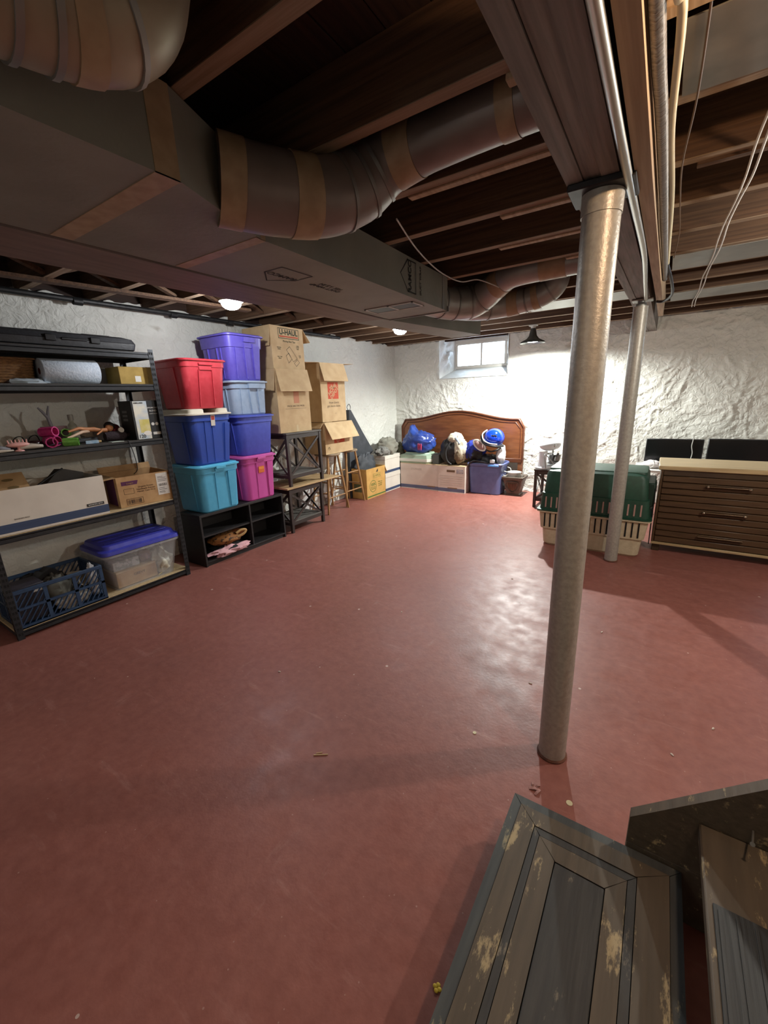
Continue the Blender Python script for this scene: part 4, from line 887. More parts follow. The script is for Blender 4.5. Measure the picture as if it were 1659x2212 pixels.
# ---- plastic totes
def tote(label, y, z, wt, wb, dt_, db, h, col, lidcol=None, lid=.03, style='rib', front=-3.285, rough=.42, col2=None, collar=.055, sticker=None, group='plastic storage totes on the bookcase'):
    nm = 'tote_'+col.strip('#'); m = mat(nm, col, col2 or col, rough=rough, scale=25, bump=.05)
    t = thing('storage_tote', label, 'storage tote', (front-dt_/2, y, z), PI/2, group)
    def wd(q): return wb+(wt-wb)*q, db+(dt_-db)*q
    mb = MB(); r = .06
    a1 = (h-collar)/h; w1, d1 = wd(a1); w2, d2_ = wd(1)
    lp = [rrect(wb-.02, db-.02, r-.01, 0, 5), rrect(wb, db, r, .012, 5), rrect(w1-.012, d1-.012, r, h-collar, 5), rrect(w1+.004, d1+.004, r, h-collar+.004, 5), rrect(w2, d2_, r, h-.004, 5)]
    if not lidcol:
        lp += [rrect(w2+.03, d2_+.03, r+.01, h-.003, 5), rrect(w2+.032, d2_+.032, r+.01, h+.006, 5), rrect(w2+.02, d2_+.02, r+.01, h+.012, 5), rrect(w2-.006, d2_-.006, r, h+.006, 5), rrect(wb-.01, db-.01, r-.01, .016, 5)]
    else: lp += [rrect(w2-.01, d2_-.01, r, h-.002, 5)]
    mb.loft(lp).build('tote_body', m, t, smooth=35)
    def yf(q): return -wd(q)[1]/2
    def fin(x0, x1, z0, z1, out, mm=None, nmn='rib', par=None, x0t=None, x1t=None):
        x0t = x0 if x0t is None else x0t; x1t = x1 if x1t is None else x1t; q0, q1 = z0/h, z1/h
        inn = .008
        MB().loft([[(x0, yf(q0)-out, z0), (x1, yf(q0)-out, z0), (x1, yf(q0)+inn, z0), (x0, yf(q0)+inn, z0)], [(x0t, yf(q1)-out, z1), (x1t, yf(q1)-out, z1), (x1t, yf(q1)+inn, z1), (x0t, yf(q1)+inn, z1)]]).build(nmn, mm or m, par or t, smooth=20)
    def fin_side(y0, y1, z0, z1, out, s=-1):
        q0, q1 = z0/h, z1/h; X0, X1 = s*wd(q0)[0]/2, s*wd(q1)[0]/2
        MB().loft([[(X0+s*out, y0, z0), (X0+s*out, y1, z0), (X0-s*.008, y1, z0), (X0-s*.008, y0, z0)], [(X1+s*out, y0, z1), (X1+s*out, y1, z1), (X1-s*.008, y1, z1), (X1-s*.008, y0, z1)]]).build('rib', m, t, smooth=20)
    zt = h-collar
    if style == 'rib':
        fin(-.052, -.046, .02, zt, .003, x0t=-.058, x1t=-.052); fin(.085, .094, .02, zt, .008, x0t=.075, x1t=.084); fin(.094, wb/2-.05, .02, zt, .007, x0t=.084, x1t=wd(zt/h)[0]/2-.05)
        fin(-.055, .055, h-.034, h-.008, .016, nmn='handle')
    elif style == 'channel':
        dm = mat(nm+'_notch', col, rough=.6)
        fin(-.075, -.066, .015, h-.075, .006, x0t=-.068, x1t=-.06); fin(.066, .075, .015, h-.075, .006, x0t=.06, x1t=.068)
        MB().box(-.06, .06, yf(.86)-.004, yf(.86)+.012, h*.80, h*.90, bev=.004).build('handle_notch', dm, t)
        MB().box(-.066, .066, yf(.93)-.014, yf(.93)+.012, h*.90, h*.955, bev=.004).build('handle', m, t)
    elif style == 'panel':
        fin(-wb/2+.06, -wb/2+.07, .015, zt, .006, x0t=-wt/2+.075, x1t=-wt/2+.085); fin(-.01, 0, .015, h-.06, .008, x0t=-.035, x1t=-.025); fin(.085, .095, .015, h-.06, .008, x0t=.065, x1t=.075)
        fin(.095, wb/2-.045, .015, h-.08, .006, x0t=.075, x1t=wt/2-.06); fin(-.045, .085, h-.05, h-.008, .022, nmn='handle')
        fin_side(-.05, -.04, .02, zt, .007); fin_side(.08, .09, .02, zt, .007)
    fin_side(-.10, -.09, .02, zt, .004)
    if lidcol:
        lm = mat('tote_'+lidcol.strip('#'), lidcol, lidcol, rough=rough, scale=25, bump=.05)
        W_, D_ = w2+.035, d2_+.035
        lp = [rrect(W_-.01, D_-.01, r+.01, h-.001, 5), rrect(W_, D_, r+.01, h+.001, 5), rrect(W_, D_, r+.01, h+.012, 5), rrect(W_-.03, D_-.03, r, h+.014, 5), rrect(W_-.05, D_-.05, r-.01, h+lid, 5), rrect(W_-.06, D_-.06, r-.015, h+lid, 5)]
        if style == 'bumps':
            lp = lp[:4]+[rrect(W_-.04, D_-.04, r, h+.016, 5)]
        lo = MB().loft(lp).build('lid', lm, t, smooth=35)
        if style == 'bumps':
            for x in (-W_/2+.105, W_/2-.085):
                MB().loft([rrect(.15 if x < 0 else .10, D_-.06, .03, h+.015, 4, (x, 0)), rrect(.145 if x < 0 else .095, D_-.065, .03, h+lid+.018, 4, (x, 0)), rrect(.12 if x < 0 else .07, D_-.09, .025, h+lid+.022, 4, (x, 0))]).build('lid_hump', lm, lo, smooth=35)
            for x in (-.075, 0): fin(x-.002, x+.002, .02, zt, .003)
            fin(.10, wb/2-.035, .02, zt-.02, .006, x0t=.125, x1t=wd(zt/h)[0]/2-.03)
        elif style == 'rib':
            MB().box(-.05, .05, -D_/2-.006, -D_/2+.004, h-.018, h+.008, bev=.003).build('lid_latch', lm, lo)
    if sticker:
        x0, x1, z0, z1, c1, c2 = sticker; q = (z0+z1)/2/h; y0 = yf(z0/h)-.0045; y1 = yf(z1/h)-.0045
        so = MB().loft([[(x0, y0, z0), (x1, y0, z0), (x1, y0+.002, z0), (x0, y0+.002, z0)], [(x0, y1, z1), (x1, y1, z1), (x1, y1+.002, z1), (x0, y1+.002, z1)]]).build('sticker', mat('st_'+c1, c1, rough=.5), t, smooth=0)
        zm = z0+(z1-z0)*.55; ym = yf(zm/h)-.0052
        MB().loft([[(x0+.004, ym, zm), (x1-.004, ym, zm), (x1-.004, ym+.001, zm), (x0+.004, ym+.001, zm)], [(x0+.004, y1-.0007, z1-.006), (x1-.004, y1-.0007, z1-.006), (x1-.004, y1+.001, z1-.006), (x0+.004, y1+.001, z1-.006)]]).build('sticker_print', mat('st_'+c2, c2, rough=.5), so, smooth=0)
    return t
tote('teal blue plastic tote with a matching lid, standing on the bookcase', 2.275, .491, .43, .385, .44, .39, .405, '#4da3ca', '#55afd3', .024, 'rib', col2='#53aacf')
tote('hot pink plastic tote with an orange sticker, standing on the bookcase', 2.745, .491, .41, .355, .44, .39, .425, '#bd4d98', '#c4579e', .024, 'rib', sticker=(-.035, .035, .27, .335, '#d0692a', '#e08a3c'))
tote('navy blue tote with a humped cream lid, stacked on the teal one', 2.265, .921, .42, .36, .45, .38, .43, '#2c4a9f', '#d3ccba', .03, 'bumps', col2='#2b4aa4', sticker=(-.012, .028, .335, .425, '#c9c3b8', '#a03a35'))
tote('cherry red tote without a lid, topmost of its stack', 2.272, 1.404, .43, .37, .46, .38, .392, '#b3303b', None, 0, 'channel', col2='#bd3944')
tote('periwinkle blue tote with a plain front, stacked on the pink one', 2.765, .941, .43, .37, .45, .38, .365, '#4655b8', '#4a59bb', .02, 'plain', col2='#4c5bc0')
tote('pale blue-grey tote in the middle of the taller stack', 2.735, 1.327, .41, .375, .43, .39, .295, '#8ea3bd', '#9fb0c4', .02, 'panel', col2='#98abc3')
tote('violet tote with tall moulded panels, topmost of the taller stack', 2.735, 1.643, .41, .365, .45, .38, .385, '#5a4fb2', '#6258ba', .022, 'panel', col2='#6156b9', collar=.10)

# ---- two stacked end tables with crossed sides
M_ESP = mat('espresso_wood', '#2a211e', '#352a26', rough=.5, scale=8, stretch=(1, 1, 6))
M_PLANK = mat('weathered_plank', '#9c7f58', '#b79a70', rough=.7, scale=5, stretch=(1, 12, 12), bump=.15)
def end_table(label, loc, w, d, h, rotz, topm, top_t=.02):
    t = thing('end_table', label, 'table', loc, rotz, 'crossed-leg end tables'); lg = .034
    MB().box(-w/2, w/2, -d/2, d/2, h-top_t, h, bev=.003).build('tabletop', topm, t)
    for sx in (-1, 1):
        for sy in (-1, 1): MB().box(sx*(w/2-.006), sx*(w/2-.006-lg), sy*(d/2-.006), sy*(d/2-.006-lg), 0, h-top_t-.0005, bev=.002).build('leg', M_ESP, t)
    zs = .085
    for sy in (-1, 1):
        y = sy*(d/2-.006-lg/2); MB().box(-w/2+lg+.007, w/2-lg-.007, y-.010, y+.010, h-top_t-.045, h-top_t-.001).build('apron', M_ESP, t, smooth=0)
        MB().box(-w/2+lg+.007, w/2-lg-.007, y-.010, y+.010, zs, zs+.035).build('lower_rail', M_ESP, t, smooth=0)
        for s in (-1, 1): MB().bar((s*(w/2-lg-.008), y+s*.0045, zs+.04), (-s*(w/2-lg-.008), y+s*.0045, h-top_t-.05), .009, .024, up=(0, 0, 1)).build('cross_brace', M_ESP, t)
    for sx in (-1, 1):
        x = sx*(w/2-.006-lg/2); MB().box(x-.010, x+.010, -d/2+lg+.007, d/2-lg-.007, h-top_t-.045, h-top_t-.001).build('apron', M_ESP, t, smooth=0)
        MB().box(x-.010, x+.010, -d/2+lg+.007, d/2-lg-.007, zs, zs+.035).build('lower_rail', M_ESP, t, smooth=0)
        for s in (-1, 1): MB().bar((x+s*.0045, s*(d/2-lg-.008), zs+.04), (x+s*.0045, -s*(d/2-lg-.008), h-top_t-.05), .009, .024, up=(0, 0, 1)).build('cross_brace', M_ESP, t)
    MB().box(-w/2+lg+.008, w/2-lg-.008, -d/2+.018, d/2-.018, zs+.036, zs+.050).build('shelf', mat('grey_shelf', '#55524e', '#63605a', rough=.7, scale=6, stretch=(1, 8, 1)), t, smooth=0)
    return t
end_table('dark end table with crossed sides standing on the floor under another', (-3.53, 3.385, 0), .56, .44, .505, PI/2, M_ESP, .012)
t = at_wall('wooden_board', 'weathered plank board laid across the lower end table', 'board', 3.51, .506, .46, -3.295)
for k in range(4): MB().box(-.44, .44, -.23+.115*k, -.23+.115*k+.1135, 0, .020, bev=.002).build('plank', M_PLANK, t)
end_table('dark end table with crossed sides, stacked on the plank board', (-3.53, 3.42, .527), .56, .44, .585, PI/2, mat('dark_tabletop', '#4a4642', '#57534e', rough=.35, scale=6))
def bag_mesh(name, label, loc, size, m, seed, rotz=0, cat='bag'):
    return heap(name, label, cat, loc, size, m, seed, .45, 'bag_skin', None, rotz)
M_POLY = mat('white_polythene', '#c9cacb', '#dddedc', rough=.35, scale=14, bump=.5, bscale=18)
bag_mesh('plastic_bag', 'crumpled white plastic bag behind the lower end table', (-3.79, 3.86, 0), (.045, .13, .20), M_POLY, 41)
bag_mesh('plastic_bag', 'crumpled white plastic bag between the stool legs', (-3.80, 4.33, 0), (.045, .09, .24), M_POLY, 42)

# ---- moving boxes
M_LOGO = mat('orange_print', '#b8482c', rough=.75); M_UHG = mat('green_black_print', '#2f3a2c', rough=.8)
t = carton('moving_box', 'tall kraft moving box with a faded orange square, on the upper end table', (-3.57, 3.345, 1.113), PI/2, .475, .44, .655, M_KRAFT2, {'f': 166, 'l': 172}, {'f': .235, 'l': .22})
MB().box(-.005, .075, -.2208, -.2196, .305, .43).build('logo', mat('faded_orange_print', '#b57a5c', rough=.8), t, smooth=0)
text('lettering', 'PACK LIKE THE PROS', .027, mat('faded_ink', '#6b5b4a', rough=.8), t, (.02, -.2209, .275)); MB().box(-.14, .175, -.2206, -.2198, .247, .250).build('rule', MATS['faded_ink'], t, smooth=0)
MB().box(.0, .03, -.2206, -.2198, .006, .075).build('packing_tape', mat('shiny_tape', '#c9b48e', rough=.15), t, smooth=0)
t = carton('moving_box', 'kraft moving box with framed dark lettering and drawings, stacked highest', (-3.58, 3.345, 1.770), PI/2, .46, .42, .415, M_KRAFT2, {'r': 138, 'l': 172}, {'r': .17, 'l': .20})
MB().box(-.225, .225, -.208, .208, .40, .408).build('inner_flap', M_KRAFT_IN, t, smooth=0)
outline('logo_frame', [(-.145, .30), (.145, .30), (.145, .395), (-.145, .395)], .006, M_UHG, t, (.02, -.2106, -.0), (PI/2, 0, 0))
text('lettering', 'U-HAUL', .072, M_UHG, t, (.02, -.2107, .358), bold=.002); MB().box(-.115, .155, -.2108, -.2098, .312, .324).build('rule', M_LOGO, t, smooth=0)
text('lettering', 'Moving Box Tips', .026, M_UHG, t, (.02, -.2107, .272))
for k, (x, z, s) in enumerate(((-.13, .20, 'FRAGILE\nITEMS'), (.14, .22, 'LABEL\nEVERY\nBOX'), (-.13, .11, 'PAD THE\nSIDES'), (.16, .13, 'TAPE\nTOP'))): text('lettering', s, .016, M_UHG, t, (x, -.2107, z))
outline('box_drawing', [(-.05, .19), (.0, .225), (.10, .11), (.04, .075)], .004, M_UHG, t, (.02, -.2106, 0), (PI/2, 0, 0)); outline('box_drawing', [(-.06, .13), (-.02, .16), (.02, .10), (-.03, .06)], .004, M_UHG, t, (.02, -.2106, 0), (PI/2, 0, 0)); outline('box_drawing', [(.07, .06), (.12, .10), (.15, .07), (.10, .03)], .004, M_UHG, t, (.0, -.2106, 0), (PI/2, 0, 0))
def stool(label, loc, rz=0.0):
    t = thing('bar_stool', label, 'stool', loc, rz, 'round wooden bar stools'); M_ST = mat('honey_wood', '#8a6640', '#a37c50', rough=.45, scale=7, stretch=(6, 6, 1)); H = .77
    MB().lathe([(.13, H-.034), (.165, H-.026), (.170, H-.012), (.162, H-.002), (.15, H)], 32).build('seat', mat('stool_seat', '#77664f', '#8b795f', rough=.4, scale=10), t, smooth=40)
    foot = {}
    for k, (sx, sy) in enumerate(((-1, -1), (1, -1), (1, 1), (-1, 1))):
        a, b = Vector((sx*.21, sy*.14, 0)), Vector((sx*.10, sy*.09, H-.03)); foot[k] = (a, b)
        MB().tube([a, a.lerp(b, .5), b], [.013, .017, .014], 12).build('leg', M_ST, t, smooth=60)
    for k in range(4):
        a0, b0 = foot[k]; a1, b1 = foot[(k+1) % 4]
        for q in ((.28, .62) if k % 2 == 0 else (.36, .55)): MB().tube([a0.lerp(b0, q), a0.lerp(b0, q).lerp(a1.lerp(b1, q), .5), a1.lerp(b1, q)], [.008, .010, .008], 10).build('rung', M_ST, t, smooth=60)
    return t
stool('round wooden bar stool beside the stacked end tables', (-3.60, 4.105, 0), PI/2); stool('round wooden bar stool beside the printed yellow carton', (-3.64, 4.535, 0), PI/2)
def depot_logo(t, cx, cz, s, yv, m=None):
    lo = MB().box(cx-s/2, cx+s/2, yv-.0006, yv+.0006, cz-s/2, cz+s/2).build('logo', m or M_LOGO, t, smooth=0)
    for q, (wd_, off, sz) in enumerate((('THE', .30, .17), ('HOME', .10, .33), ('DEPOT', -.20, .30))):
        a = R(42); text('lettering', wd_, s*sz, M_KRAFT2, lo, (cx-math.sin(a)*off*s*.95, yv-.0012, cz+math.cos(a)*off*s*.95), (PI/2, -a, 0), bold=.001*s/.15)
t = carton('moving_box', 'kraft moving box with a drooping flap and an orange diagonal logo, straddling both stools', (-3.64, 4.215, .772), PI/2, .56, .34, .395, M_KRAFT2, {'f': 150, 'l': 130}, {'f': .235, 'l': .10})
depot_logo(t, .0, .235, .21, -.1706); 
mb = MB()
for k in range(3):
    a = 2*PI*k/3+PI/2; mb.bar((-.215+.02*math.cos(a), -.1708, .07+.022*math.sin(a)), (-.215+.02*math.cos(a+1.7), -.1708, .07+.022*math.sin(a+1.7)), .001, .008, up=(0, 1, 0))
mb.build('recycling_mark', mat('dark_print', '#4b4436', rough=.8), t, smooth=0)
t = carton('moving_box', 'tall kraft moving box with an orange diagonal logo, standing on the drooping-flap box', (-3.66, 4.165, 1.175), PI/2, .47, .36, .70, M_KRAFT2, {'f': 163, 'r': 88, 'l': 92}, {'f': .225, 'r': .21, 'l': .22})
depot_logo(t, -.005, .375, .20, -.1806); text('lettering', 'How doers\nget more done.', .042, mat('brown_slogan', '#6a5a46', rough=.8), t, (.0, -.1808, .21))
MB().box(.02, .03, -.1806, -.1798, .095, .1).build('staple', M_DARK, t, smooth=0)
# yellow carton
M_GOLD = mat('golden_card', '#b98f4d', '#c59b57', rough=.8, scale=10)
t = carton('printed_carton', 'golden kraft carton with green recycled-paper print on the floor', (-3.615, 5.035, 0), PI/2, .49, .27, .445, M_GOLD, {'r': 150}, {'r': .13})
M_GRN = mat('green_print', '#4c6b2e', rough=.8)
MB().box(-.235, .24, -.1358, -.1346, .02, .04).build('print_band', M_GRN, t, smooth=0)
text('lettering', '100%', .06, M_GRN, t, (-.085, -.1358, .20), bold=.001); text('lettering', 'RECYCLED\nCONTENT', .026, M_GRN, t, (-.085, -.1358, .145)); mbs = MB().lathe([(.082, 0), (.090, 0), (.090, .0006), (.082, .0006), (.082, 0)], 32, cap=False); mbs.v = [(p[0]-.085, -.1352-p[2], p[1]+.175) for p in mbs.v]; mbs.build('print_ring', M_GRN, t, smooth=0)
text('lettering', '100% post\nconsumer\nrecycled', .028, M_GRN, t, (.10, -.1358, .19)); text('lettering', 'U-HAUL', .05, M_GRN, t, (.02, -.1358, .325)); outline('logo_frame', [(-.075, .295), (.115, .295), (.115, .355), (-.075, .355)], .004, M_GRN, t, (0, -.1356, 0), (PI/2, 0, 0))
mb = MB().add([(.0, -.1356, .375), (.05, -.1356, .375), (.055, -.1356, .425), (.02, -.1356, .40)], [(0, 1, 2, 3)]); mb.build('leaf_mark', mat('dark_leaf_print', '#2f2d22', rough=.8), t, smooth=0)
MB().box(-.2458, -.2448, -.05, .10, .10, .22).build('side_print', mat('faded_green_print', '#5c5f3c', rough=.8), t, smooth=0)
# dark folded screen leaning behind
t = thing('folded_fabric', 'dark grey folded awning fabric leaning from wall to floor', 'fabric', (-3.80, 5.0, 0))
M_AWN = mat('charcoal_fabric', '#32353a', '#3f4247', rough=.7, scale=10, bump=.2)
MB().prism([(-.25, .0), (.28, 0), (.30, .585), (.40, .64), (.14, .95), (-.13, 1.29), (-.17, 1.29)], -.035, .035, 'yz').build('sheet', M_AWN, t, smooth=20)
MB().ball((.14, .03, .42), (.095, .22, .22), 28, 16, amp=.3, seed=51).build('folds', M_AWN, t, smooth=60)
MB().tube(smooth_pts([(0, -.14, 1.28), (0, -.17, 1.33), (0, -.12, 1.37), (0, -.09, 1.33), (0, -.11, 1.28)]), .006, 8).build('hook', M_GALV, t, smooth=60)

# ================================================================== things along the back wall
archive_box('archive_box', 'white lidded archive box standing on the floor in the corner, lower of two', (-3.675, 5.54, 0), PI/2, .44, .35, .278)
archive_box('archive_box', 'white lidded archive box stacked in the corner, upper of two', (-3.675, 5.54, .286), PI/2, .44, .35, .278)
M_OLIVE = mat('olive_fabric', '#77756a', '#8a887c', rough=.95, scale=8, bump=.4)
cloth_pile('folded_blanket', 'greyish olive blanket heaped on the stacked archive boxes', (-3.64, 5.60, .5715), (.15, .20, .14), M_OLIVE, 61, .35, cat='blanket')
cloth_pile('fleece_throw', 'fluffy grey throw bunched in front of the olive blanket', (-3.60, 5.42, .5715), (.10, .15, .075), mat('grey_fleece', '#6b6a66', '#83827c', rough=1, scale=40, bump=.8), 62, .4, cat='throw')
cloth_pile('olive_jacket', 'dark olive jacket slumped between the archive boxes and headboard', (-3.66, 6.00, .0), (.15, .18, .38), mat('dark_olive_cloth', '#55533f', '#64624c', rough=.95, scale=8, bump=.4), 63, .25, cat='jacket')
# two archive boxes side on
def flat_archive(label, x0, x1, y0, y1, h, lines):
    t = thing('archive_box', label, 'archive box', ((x0+x1)/2, (y0+y1)/2, 0)); w = x1-x0; d = y1-y0
    open_box(MB(), w, d, h).build('carcass', mat('archive_beige', '#cbbcb0', '#d3c5b9', rough=.75, scale=6), t, smooth=0)
    MB().box(-w/2, w/2, -d/2, d/2, h+.0005, h+.006).build('lid', mat('archive_tan_edge', '#b99c78', '#c4a883', rough=.8, scale=9), t, smooth=0)
    MB().box(-w/2, w/2, -d/2-.001, -d/2, .012, .065).build('stripe', mat('archive_slate', '#59607a', '#636a84', rough=.7, scale=5), t, smooth=0)
    MB().box(-w/2, w/2, -d/2-.001, -d/2, .0, .0115).build('base_edge', M_ARCH, t, smooth=0)
    if lines:
        gi = mat('grey_form_ink', '#8c8078', rough=.8)
        for z in (.115, .15, .185, .22, .255): MB().box(-w*.42, w*.42, -d/2-.0008, -d/2, z, z+.003).build('form_line', gi, t, smooth=0)
        MB().box(-.075, .06, -d/2-.0012, -d/2, h-.09, h-.055, bev=0).build('hand_hole', mat('hole_brown', '#6d5540', rough=.9), t, smooth=0)
        outline('logo_frame', [(.09, h-.10), (.19, h-.10), (.19, h-.05), (.09, h-.05)], .006, MATS['archive_slate'], t, (0, -d/2-.001, 0), (PI/2, 0, 0)); text('lettering', 'BOX', .04, MATS['archive_slate'], t, (.14, -d/2-.0012, h-.075))
        MB().box(-.06, .10, -d/2-.0014, -d/2, .062, .078).build('tab', mat('tab_brown', '#8a6d50', rough=.8), t, smooth=0)
    else:
        text('lettering', 'STORAGE', .045, mat('faint_ink', '#b5a89e', rough=.8), t, (-.05, -d/2-.0006, h-.08)); MB().box(w*.22, w*.42, -d/2-.0014, -d/2, .052, .068).build('tab', mat('tab_brown', '#8a6d50', rough=.8), t, smooth=0)
    return t
flat_archive('long beige archive box under the green case, before the headboard', -3.485, -2.80, 5.76, 6.14, .405, False)
flat_archive('beige archive box with printed form lines beside the blue tote', -2.795, -2.355, 5.74, 6.12, .405, True)
t = thing('sewing_case', 'sage green and white plastic case on the long archive box', 'case', (-3.225, 5.95, .4115))
M_SAGE = mat('sage_plastic', '#93a893', '#9db19d', rough=.5, scale=10); M_OFFW = mat('offwhite_plastic', '#d2d4ca', rough=.5)
def cham(w, d, c, z): return [(-w/2, -d/2, z), (w/2-c, -d/2, z), (w/2, -d/2+c, z), (w/2, d/2, z), (-w/2, d/2, z)]
MB().loft([cham(.53, .34, .06, 0), cham(.55, .36, .06, .03)]).build('base', M_SAGE, t, smooth=20)
MB().loft([cham(.56, .37, .06, .0305), cham(.56, .37, .06, .075)]).build('white_band', M_OFFW, t, smooth=20)
MB().loft([cham(.55, .36, .06, .0755), cham(.53, .34, .06, .13), cham(.42, .24, .05, .145), cham(.40, .22, .05, .165)]).build('lid', M_SAGE, t, smooth=20)
t = thing('grey_crate', 'dark grey box edge beside the sage green case', 'box', (-2.88, 5.98, .4115)); MB().box(-.06, .05, -.15, .12, 0, .15, bev=.006).build('carcass', mat('slate_box', '#5a5f5c', rough=.6), t)
M_BLUEP = mat('royal_blue_polythene', '#27397f', '#34509e', rough=.32, scale=6, bump=.4, bscale=9)
t = thing('carrier_bag', 'slouching royal blue plastic carrier bag with red print on the green case', 'carrier bag', (-3.23, 5.92, .577))
def lump(mb, c, r, seed, amp=.35, freq=2.2, nu=44, nv=26, zmin=None): return mb.ball(c, r, nu, nv, amp=amp, seed=seed, freq=freq, zmin=zmin)
b_ = lump(MB(), (0, 0, .15), (.27, .16, .17), 71, .28, zmin=0)
for i, v in enumerate(b_.v):
    x, y, z = v; pk = max(0, 1-abs(x+.12)/.12); b_.v[i] = (x, y, z+(.13*pk*pk*(z/.3 if z > .1 else 0)))
b_.build('bag_skin', M_BLUEP, t, smooth=80)
for k in range(3): MB().ball((.07+.028*k, -.147-.003*k, .10), (.009, .012, .055), 10, 8).build('red_print', mat('red_print', '#c2405f', rough=.4), t, smooth=60)
# backpack
t = thing('sports_backpack', 'black and cream sports backpack slumped on the form-printed archive box', 'backpack', (-2.585, 5.93, .4115))
M_NYL = mat('black_nylon', '#1d1d1e', '#282829', rough=.6, scale=30, bump=.2); M_CREAM = mat('cream_nylon', '#b3ab98', '#c6bfae', rough=.6, scale=12, bump=.2)
lump(MB(), (-.06, 0, .20), (.19, .15, .22), 81, .22, zmin=0).build('main_pocket', M_NYL, t, smooth=80)
lump(MB(), (.0, -.02, .40), (.11, .12, .085), 82, .2).build('top_flap', M_CREAM, t, smooth=80)
lump(MB(), (.09, -.06, .24), (.10, .10, .20), 83, .25).build('side_pocket', M_CREAM, t, smooth=80)
lump(MB(), (.10, -.12, .15), (.07, .055, .11), 84, .25).build('front_pocket', mat('brown_pocket', '#6d5c46', rough=.7), t, smooth=80)
MB().tube(smooth_pts([(-.02, -.15, .36), (-.08, -.19, .22), (-.06, -.19, .08), (.0, -.17, .02)]), .013, 8).build('strap', M_NYL, t, smooth=70)
MB().tube(smooth_pts([(-.02, -.08, .44), (.06, -.13, .40), (.12, -.15, .33)]), .016, 8).build('grey_trim', mat('grey_trim', '#808b97', rough=.5), t, smooth=70)
# blue tote and sports kit
tm = mat('dusk_blue_plastic', '#59628f', '#626b99', rough=.4, scale=12)
t = thing('storage_tote', 'dusky blue open tote heaped with sports kit, before the headboard', 'storage tote', (-2.09, 5.995, 0))
lp = [rrect(.44, .29, .06, 0), rrect(.46, .31, .06, .012), rrect(.50, .35, .06, .425), rrect(.54, .385, .06, .427), rrect(.55, .395, .06, .455), rrect(.53, .375, .06, .47), rrect(.51, .355, .06, .462), rrect(.45, .30, .06, .02)]
MB().loft(lp).build('tote_body', tm, t, smooth=35)
MB().box(.06, .22, -.203, -.19, .425, .452, bev=.004).build('handle', mat('sky_blue_plastic', '#5a8fd0', rough=.35), t)
M_KIT = mat('black_kit', '#19191b', '#242427', rough=.45, scale=20, bump=.3)
t = thing('shoulder_pads', 'black padded sports guards heaped in the dusky blue tote', 'padding', (-2.10, 6.00, .10)); lump(MB(), (0, 0, .30), (.22, .145, .17), 91, .22).build('padding', M_KIT, t, smooth=80)
MB().tube(smooth_pts([(-.20, -.14, .30), (-.22, -.20, .34), (-.14, -.21, .40), (-.02, -.20, .39), (.08, -.19, .37)]), .012, 8).build('strap', M_KIT, t, smooth=70)
MB().box(.10, .17, -.205, -.19, .38, .43, bev=.006).build('buckle', mat('buckle_white', '#c5c6c8', rough=.3), t)
t = thing('jersey', 'royal blue and navy jersey draped over the padded guards', 'jersey', (-2.28, 5.95, .52)); lump(MB(), (0, 0, .10), (.15, .13, .15), 93, .3).build('fabric', mat('royal_blue_cloth', '#1c2f96', '#26231f', rough=.8, scale=5, contrast=(.48, .56)), t, smooth=80)
lump(MB(), (.05, .02, .21), (.09, .09, .06), 94, .3).build('white_trim', mat('white_cloth', '#cfcfc9', rough=.85), t, smooth=80)
t = thing('white_guard', 'white plastic body guard slipping down the tote side', 'padding', (-1.90, 5.98, .46)); lump(MB(), (.0, 0, .12), (.06, .12, .15), 95, .2).build('shell', mat('white_guard', '#c9cacb', rough=.4), t, smooth=80)
t = thing('blue_helmet', 'glossy cobalt blue sports helmet lying on its side on the kit', 'helmet', (-2.02, 5.93, .69), 0)
M_HEL = mat('cobalt_gloss', '#1237b0', '#163fc0', rough=.12, scale=4, coat=.5)
rm = Matrix.Rotation(R(35), 4, 'Y')
MB().ball((.03, 0, .14), (.145, .15, .135), 32, 20).build('shell', M_HEL, t, smooth=80)
for k, (a, b) in enumerate(((.4, .16), (.62, .12), (.2, .05))):
    d = Vector((.75*math.sin(a), -.9, .35-.5*b*k)).normalized(); c = Vector((.03, 0, .14)); p = c+Vector((d.x*.145, d.y*.15, d.z*.135))
    MB().ball(p, (.028, .006, .008), 12, 8).build('vent', M_BLACK, t, smooth=80)
MB().tube(smooth_pts([(-.10, -.02, .22), (-.13, -.09, .16), (-.08, -.15, .08), (.02, -.17, .045), (.12, -.13, .03), (.17, -.02, .03)]), .016, 10).build('padded_rim', M_BLACK, t, smooth=70)
MB().tube(smooth_pts([(-.08, 0, .25), (-.115, -.09, .20), (-.075, -.15, .12), (.02, -.175, .075), (.12, -.14, .06)]), .009, 10).build('white_edge', mat('edge_white', '#d5d5d2', rough=.3), t, smooth=70)
t = thing('goggles', 'white framed goggles with a pinkish lens hooked on the helmet', 'goggles', (-2.17, 5.82, .66), 0)
def oval(w, h, n, y, c=(0, 0), a=0): return [(c[0]+w*math.cos(q)*math.cos(a)-h*math.sin(q)*math.sin(a), y, c[1]+w*math.cos(q)*math.sin(a)+h*math.sin(q)*math.cos(a)) for q in (2*PI*i/n for i in range(n))]
A_ = R(-38)
MB().loft([oval(.115, .062, 24, .02, (0, .07), A_), oval(.118, .065, 24, -.01, (0, .07), A_), oval(.095, .045, 24, -.012, (0, .07), A_), oval(.09, .04, 24, .005, (0, .07), A_)]).build('frame', mat('goggle_white', '#d2d0c8', rough=.3), t, smooth=40)
MB().loft([oval(.092, .042, 24, -.008, (0, .07), A_), oval(.06, .028, 24, -.018, (0, .07), A_), oval(.02, .01, 24, -.021, (0, .07), A_)]).build('lens', mat('rose_lens', '#9a7d78', rough=.1), t, smooth=60)
